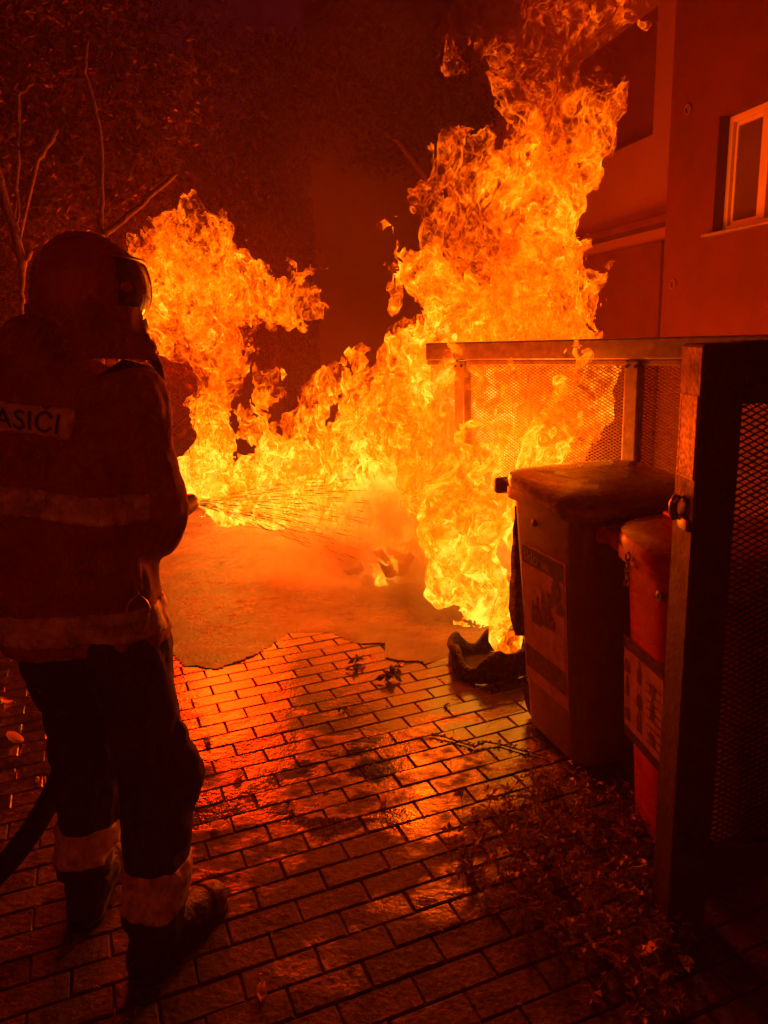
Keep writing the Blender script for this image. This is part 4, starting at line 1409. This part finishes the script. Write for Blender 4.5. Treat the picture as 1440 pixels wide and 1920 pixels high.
# carabiner at the hip
cc = Vector((-0.600, 1.70, 0.988))
pts = [cc + Vector((0.021 * math.cos(a) * (1.15 if math.sin(a) > 0 else 0.85), 0.012 * math.cos(a), 0.046 * math.sin(a))) for a in np.linspace(0, 2 * PI, 25)]
to_local(MB().tube(pts, 0.0042, 8, cap=False).build('carabiner', M['metal'], None, True), person)
to_local(MB().tube([cc + Vector((-0.015, 0.05, 0.075)), cc + Vector((0.0, 0.004, 0.046))], 0.006, 6).build('strap', M['coat'], None), person)
to_local(MB().box((-0.62, 1.742, 1.07), (0.05, 0.03, 0.07), bev=0.008).build('pouch', M['coat'], None), person)

# ------------------------------------------------------------------ hose, nozzle and water
hose = empty('fire_hose', (-1.10, 2.0, 0))
tag(hose, 'black fire hose running down behind the left trouser leg to the ground', 'hose')
key = [NOZ0, (-0.83, 2.14, 1.00), (-0.93, 2.20, 0.66), (-1.02, 2.08, 0.345), (-1.165, 1.92, 0.13), (-1.38, 1.68, 0.045), (-1.75, 1.30, 0.040), (-2.2, 0.7, 0.040), (-2.5, -0.3, 0.040)]
key = [Vector(k_) for k_ in key]
pts = []
for i in range(len(key) - 1):
    p0, p1, p2, p3 = key[max(i - 1, 0)], key[i], key[i + 1], key[min(i + 2, len(key) - 1)]
    for k in range(8):
        t = k / 8
        pts.append(0.5 * ((2 * p1) + (p2 - p0) * t + (2 * p0 - 5 * p1 + 4 * p2 - p3) * t * t + (3 * p1 - p0 - 3 * p2 + p3) * t ** 3))
pts.append(key[-1])
to_local(MB().tube(pts, 0.034, 14).build('hose_line', M['hose'], None, True), hose)
nz = [NOZ0 + ND * t for t in (-0.02, 0.05, 0.06, 0.10, 0.11, 0.22, 0.23, 0.29, 0.325)]
no = to_local(MB().tube(nz, [0.034, 0.034, 0.038, 0.038, 0.024, 0.024, 0.036, 0.036, 0.030], 18).build('nozzle', M['black_plastic'], None, True, 35), hose)
to_local(MB().tube([NOZ0 + ND * 0.10 - UP * 0.02, NOZ0 + ND * 0.08 - UP * 0.11], [0.016, 0.018], 10).build('pistol_grip', M['black_plastic'], None, True, 40), hose).parent = no
to_local(MB().tube([NOZ1 - ND * 0.008, NOZ1 + ND * 0.012], [0.031, 0.029], 16).build('nozzle_tip', M['metal'], None, True, 40), hose).parent = no

wm = bpy.data.materials.new('water_streak')
wm.use_nodes = True
wb2 = wm.node_tree.nodes['Principled BSDF']
f = Nodes(wm.node_tree)
P = f.n('ShaderNodeNewGeometry').outputs['Position']
f.L.new(f.m('MULTIPLY_ADD', f.noise(P, 30, 2), 0.1, 0.12, clamp=True), wb2.inputs['Roughness'])
wb2.inputs['Base Color'].default_value = (0.06, 0.05, 0.045, 1)
wb2.inputs['Alpha'].default_value = 0.75
rg = random.Random(91)
mb = MB()
tgt = Vector((0.35, 5.6, 0.30))
jd = (tgt - NOZ1).normalized()
js = jd.cross(UP).normalized()
ju = js.cross(jd)
for k in range(360):
    r_ = math.sqrt(rg.random()) * 0.16
    a = rg.uniform(0, 2 * PI)
    d = (jd + js * r_ * math.cos(a) + ju * r_ * math.sin(a)).normalized()
    t = 0.03 + 1.3 * rg.random() ** 1.4
    l_ = rg.uniform(0.05, 0.20) * (0.5 + t)
    p0 = NOZ1 + d * t - UP * 0.03 * t * t
    p1 = NOZ1 + d * (t + l_) - UP * 0.03 * (t + l_) ** 2
    w_ = rg.uniform(0.0008, 0.0016) * (0.7 + 0.7 * t)
    mid = p0.lerp(p1, 0.6)
    mb.add([p0, mid + js * w_, mid - js * w_ * 0.5 + ju * w_, mid - js * w_ * 0.5 - ju * w_, p1], [(0, 1, 2), (0, 2, 3), (0, 3, 1), (4, 2, 1), (4, 3, 2), (4, 1, 3)])
o = mb.build('water_spray', wm, None, True)
tag(o, 'fan of water droplets shooting from the hose nozzle towards the flames', 'water', kind='stuff')

# ------------------------------------------------------------------ flames
def flame_material():
    m = bpy.data.materials.new('flame')
    m.use_nodes = True
    nt = m.node_tree
    nt.nodes.clear()
    f = Nodes(nt)
    out = f.n('ShaderNodeOutputMaterial')
    P = f.n('ShaderNodeNewGeometry').outputs['Position']
    w = f.v('SCALE', f.noise(P, 3.5, 2, color=True), k=0.22)
    q = f.v('MULTIPLY', f.v('ADD', P, w), (1, 1, 0.55))
    n = f.noise(q, 9.0, 5, 0.62)
    strand = f.m('SUBTRACT', 1.0, f.m('MULTIPLY', f.m('ABSOLUTE', f.noise(q, 13.0, 3, 0.55)), 5.0), clamp=True)
    big = f.noise(q, 1.9, 3, 0.55)
    sep = f.n('ShaderNodeSeparateXYZ')
    f.L.new(P, sep.inputs[0])
    heat = f.m('ADD', f.m('MULTIPLY_ADD', n, 0.42, 0.46), f.m('MULTIPLY', big, 0.32))
    heat = f.m('ADD', heat, f.m('MULTIPLY', strand, 0.18))
    zz = sep.outputs[2]
    heat = f.m('SUBTRACT', heat, f.m('MULTIPLY', f.m('SUBTRACT', zz, 1.35), 0.11))
    heat = f.m('ADD', heat, f.m('MULTIPLY', f.m('SUBTRACT', 1.0, f.m('MULTIPLY', zz, 0.9), clamp=True), 0.24))
    heat = f.m('SUBTRACT', heat, f.m('MULTIPLY', f.m('MAXIMUM', f.m('SUBTRACT', zz, 2.75), 0.0), 0.34))
    colr = f.ramp(heat, ((0.0, (0.10, 0.002, 0.001)), (0.25, (0.36, 0.016, 0.0)), (0.45, (0.72, 0.062, 0.0)), (0.68, (0.95, 0.135, 0.001)), (0.88, (1.0, 0.27, 0.004)), (1.05, (1.0, 0.42, 0.03))))
    em = f.n('ShaderNodeEmission')
    f.L.new(colr, em.inputs[0])
    em.inputs[1].default_value = 2.4
    tr = f.n('ShaderNodeBsdfTransparent')
    lw = f.n('ShaderNodeLayerWeight')
    lw.inputs[0].default_value = 0.35
    al = f.m('ADD', f.m('MULTIPLY_ADD', lw.outputs['Facing'], 0.32, 0.19), f.m('MULTIPLY', f.m('SUBTRACT', heat, 0.45), 0.9))
    al = f.m('MINIMUM', f.m('MAXIMUM', al, 0.03), 0.95)
    mx = f.n('ShaderNodeMixShader')
    f.L.new(al, mx.inputs[0])
    f.L.new(tr.outputs[0], mx.inputs[1])
    f.L.new(em.outputs[0], mx.inputs[2])
    f.L.new(mx.outputs[0], out.inputs[0])
    m.cycles.emission_sampling = 'NONE'
    return m


M['flame'] = flame_material()


def flame(name, caps, lo, hi, vox, seed, label, amp=0.5, sheet=0.10, warp=1.0, soft=0.28, thr=0.18):
    ng, f, out, pos = field_tree(name)
    off = f.v('ADD', pos, (seed * 7.3, seed * 3.1, seed * 5.7))
    w1 = f.v('SCALE', f.noise(f.v('MULTIPLY', off, (1, 1, 0.6)), 1.3, 2, color=True), k=0.30 * warp)
    w2 = f.v('SCALE', f.noise(f.v('MULTIPLY', off, (1, 1, 0.7)), 4.5, 2, color=True), k=0.11 * warp)
    wp = f.v('ADD', f.v('ADD', pos, w1), w2)
    d = capsule_field(f, wp, caps, 0.12)
    q = f.v('MULTIPLY', f.v('ADD', wp, f.v('SCALE', f.noise(off, 2.2, 1, color=True), k=0.18)), (1, 1, 0.5))
    q = f.v('ADD', q, (seed * 1.7, seed * 0.9, 0))
    nn = f.m('ADD', f.noise(q, 3.4, 4, 0.58), f.m('MULTIPLY', f.noise(q, 11.0, 3, 0.55), 0.30))
    body = f.m('MINIMUM', f.m('MULTIPLY', d, -1 / soft), 1.0)
    fld = f.m('ADD', body, f.m('MULTIPLY', nn, amp))
    band = f.m('SUBTRACT', f.m('ABSOLUTE', f.noise(q, 2.6, 3, 0.55)), sheet)
    fld = f.m('MINIMUM', fld, f.m('MULTIPLY', band, 6.0))
    sep = f.n('ShaderNodeSeparateXYZ')
    f.L.new(pos, sep.inputs[0])
    fld = f.m('MINIMUM', fld, f.m('MULTIPLY', f.m('SUBTRACT', sep.outputs[2], 0.02), 8.0))
    me = field_mesh(name, ng, f, out, fld, lo, hi, vox, thr)
    o = link(name, me, M['flame'], None, True)
    o.visible_shadow = False
    tag(o, label, 'flame')
    return o


t0 = time.time()
flame('flame', [((.70, 5.1, .2), (.80, 5.1, 1.3), .50, .55), ((.80, 5.1, 1.3), (.88, 5.1, 2.0), .56, .52), ((.52, 5.1, 1.9), (.58, 5.1, 2.75), .36, .20), ((1.02, 5.1, 2.0), (1.15, 5.1, 2.95), .42, .18),
                ((1.22, 5.1, 1.4), (1.34, 5.1, 1.85), .34, .24)],
      (-0.3, 4.45, 0.0), (1.95, 5.95, 3.3), 0.016, 1, 'tall column of flame rising behind the cage fence')
flame('flame', [((.74, 5.1, 3.24), (1.12, 5.1, 3.08), .13, .14), ((1.12, 5.1, 2.75), (1.20, 5.1, 3.55), .24, .19), ((1.30, 5.1, 3.36), (1.43, 5.1, 3.44), .14, .12), ((1.30, 5.1, 3.05), (1.40, 5.1, 2.98), .12, .10), ((1.14, 5.1, 3.5), (1.15, 5.1, 3.95), .22, .18)],
      (0.3, 4.7, 2.5), (1.9, 5.5, 4.2), 0.013, 2.3, 'torn red wisps of flame above the tallest column', amp=0.60, sheet=0.11)
flame('flame', [((-1.58, 7, .2), (-1.50, 7, 1.3), .26, .24), ((-1.53, 7, 1.5), (-1.76, 7, 2.0), .32, .42), ((-1.76, 7, 2.22), (-1.42, 7, 2.55), .40, .30), ((-1.35, 7, 2.05), (-.72, 7, 1.88), .36, .26), ((-.80, 7, 2.05), (-.42, 7, 2.28), .12, .07),
                ((-1.95, 7, 1.75), (-2.0, 7, 1.7), .16, .12), ((-1.85, 7, .25), (-1.3, 7, .25), .26, .26)],
      (-2.6, 6.2, 0.0), (-0.1, 7.8, 3.1), 0.019, 3.7, 'billowing fireball on a bright stem beside the firefighter helmet')
flame('flame', [((-1.25, 6.5, .30), (-.5, 6.1, .45), .32, .40), ((-.5, 6.1, .4), (.55, 5.6, .5), .40, .45), ((-.88, 6.2, .6), (-.92, 6.2, 1.42), .20, .09), ((-.55, 6.1, .6), (-.50, 6.1, 1.2), .30, .13), ((-.1, 6, .6), (-.14, 6, 1.52), .30, .08),
                ((.22, 5.8, .6), (.26, 5.6, 1.75), .30, .14), ((.5, 5.2, .25), (.5, 5.2, 1.1), .32, .30), ((.10, 4.8, .25), (.22, 4.75, 1.45), .26, .20), ((.24, 4.30, .2), (.27, 4.36, 1.42), .17, .15)],
      (-1.9, 3.95, 0.0), (1.1, 6.9, 2.1), 0.020, 5.1, 'low wall of yellow flames across the alley between the fireball and the fence')
flame('flame', [((.46, 3.72, .05), (.50, 3.80, .7), .12, .17), ((.50, 3.80, .7), (.55, 3.86, 1.12), .19, .15), ((.55, 3.86, 1.15), (.56, 3.90, 1.58), .07, .035), ((.75, 3.66, .3), (.90, 3.58, 1.05), .16, .13), ((.92, 3.58, 1.1), (.95, 3.58, 1.50), .12, .06),
                ((.55, 3.36, .05), (.44, 3.48, .55), .08, .10)],
      (0.05, 3.1, 0.0), (1.35, 4.3, 1.85), 0.012, 7.9, 'licking flames in front of the cage fence, just behind the grey-brown bin', warp=0.55, soft=0.16)
print('flames', time.time() - t0)

# ------------------------------------------------------------------ steam over the heap, haze
def puff(name, caps, dens, label, seed, nscale=4.2, nk=0.9, edge=4.0, cat='steam'):
    root = solid(name, caps, None, None, 0.05, 0.2, fold=0.12, fscale=3.0, pad=0.3, seed=seed) if cat == 'steam' else solid(name, caps, None, None, 0.2, 0.5, pad=0.3)
    m = bpy.data.materials.new('steam')
    m.use_nodes = True
    nt = m.node_tree
    nt.nodes.clear()
    f = Nodes(nt)
    out = f.n('ShaderNodeOutputMaterial')
    P = f.n('ShaderNodeNewGeometry').outputs['Position']
    d = capsule_field(f, P, caps, 0.2)
    n = f.noise(f.v('ADD', P, (seed, 0, 0)), nscale, 4, 0.6)
    x = f.m('MINIMUM', f.m('SUBTRACT', f.m('MULTIPLY', d, -edge), 0.05), 1.5)
    x = f.m('MULTIPLY', f.m('ADD', x, f.m('MULTIPLY', n, nk)), dens)
    pv = f.n('ShaderNodeVolumePrincipled')
    pv.inputs['Color'].default_value = (0.99, 0.98, 0.97, 1)
    pv.inputs['Anisotropy'].default_value = 0.5
    f.L.new(f.m('MAXIMUM', x, 0.0), pv.inputs['Density'])
    f.L.new(pv.outputs[0], out.inputs['Volume'])
    root.data.materials.clear()
    root.data.materials.append(m)
    tag(root, label, cat, kind='stuff')
    return root


puff('steam', [((-.80, 4.9, .12), (.35, 4.45, .16), .26, .34), ((-.25, 4.6, .30), (.25, 4.6, .50), .38, .40), ((.10, 4.35, .18), (.50, 4.05, .25), .28, .28), ((.2, 4.5, .5), (.35, 4.4, .75), .28, .24)], 5.5, 'orange lit steam billowing off the burnt heap', 3.0)

puff('smoke', [((-.5, 8.6, .8), (-.2, 9.2, 3.0), 1.3, 1.5), ((-.2, 9.2, 3.0), (.5, 9.8, 6.5), 1.5, 1.8)], 0.12, 'smoke lit dull orange between the two tall flames', 9.0, nscale=0.8, nk=1.2, edge=1.0, cat='smoke')

hz = MB().box((0, 9.0, 4.4), (60, 44, 11.2)).build('haze', None)
hm_ = bpy.data.materials.new('haze')
hm_.use_nodes = True
hm_.node_tree.nodes.clear()
f = Nodes(hm_.node_tree)
ho = f.n('ShaderNodeOutputMaterial')
pv = f.n('ShaderNodeVolumePrincipled')
pv.inputs['Color'].default_value = (0.85, 0.8, 0.75, 1)
pv.inputs['Density'].default_value = 0.010
pv.inputs['Anisotropy'].default_value = 0.5
f.L.new(pv.outputs[0], ho.inputs['Volume'])
hz.data.materials.append(hm_)
tag(hz, 'thin smoke haze lit by the fire', 'haze', kind='stuff')
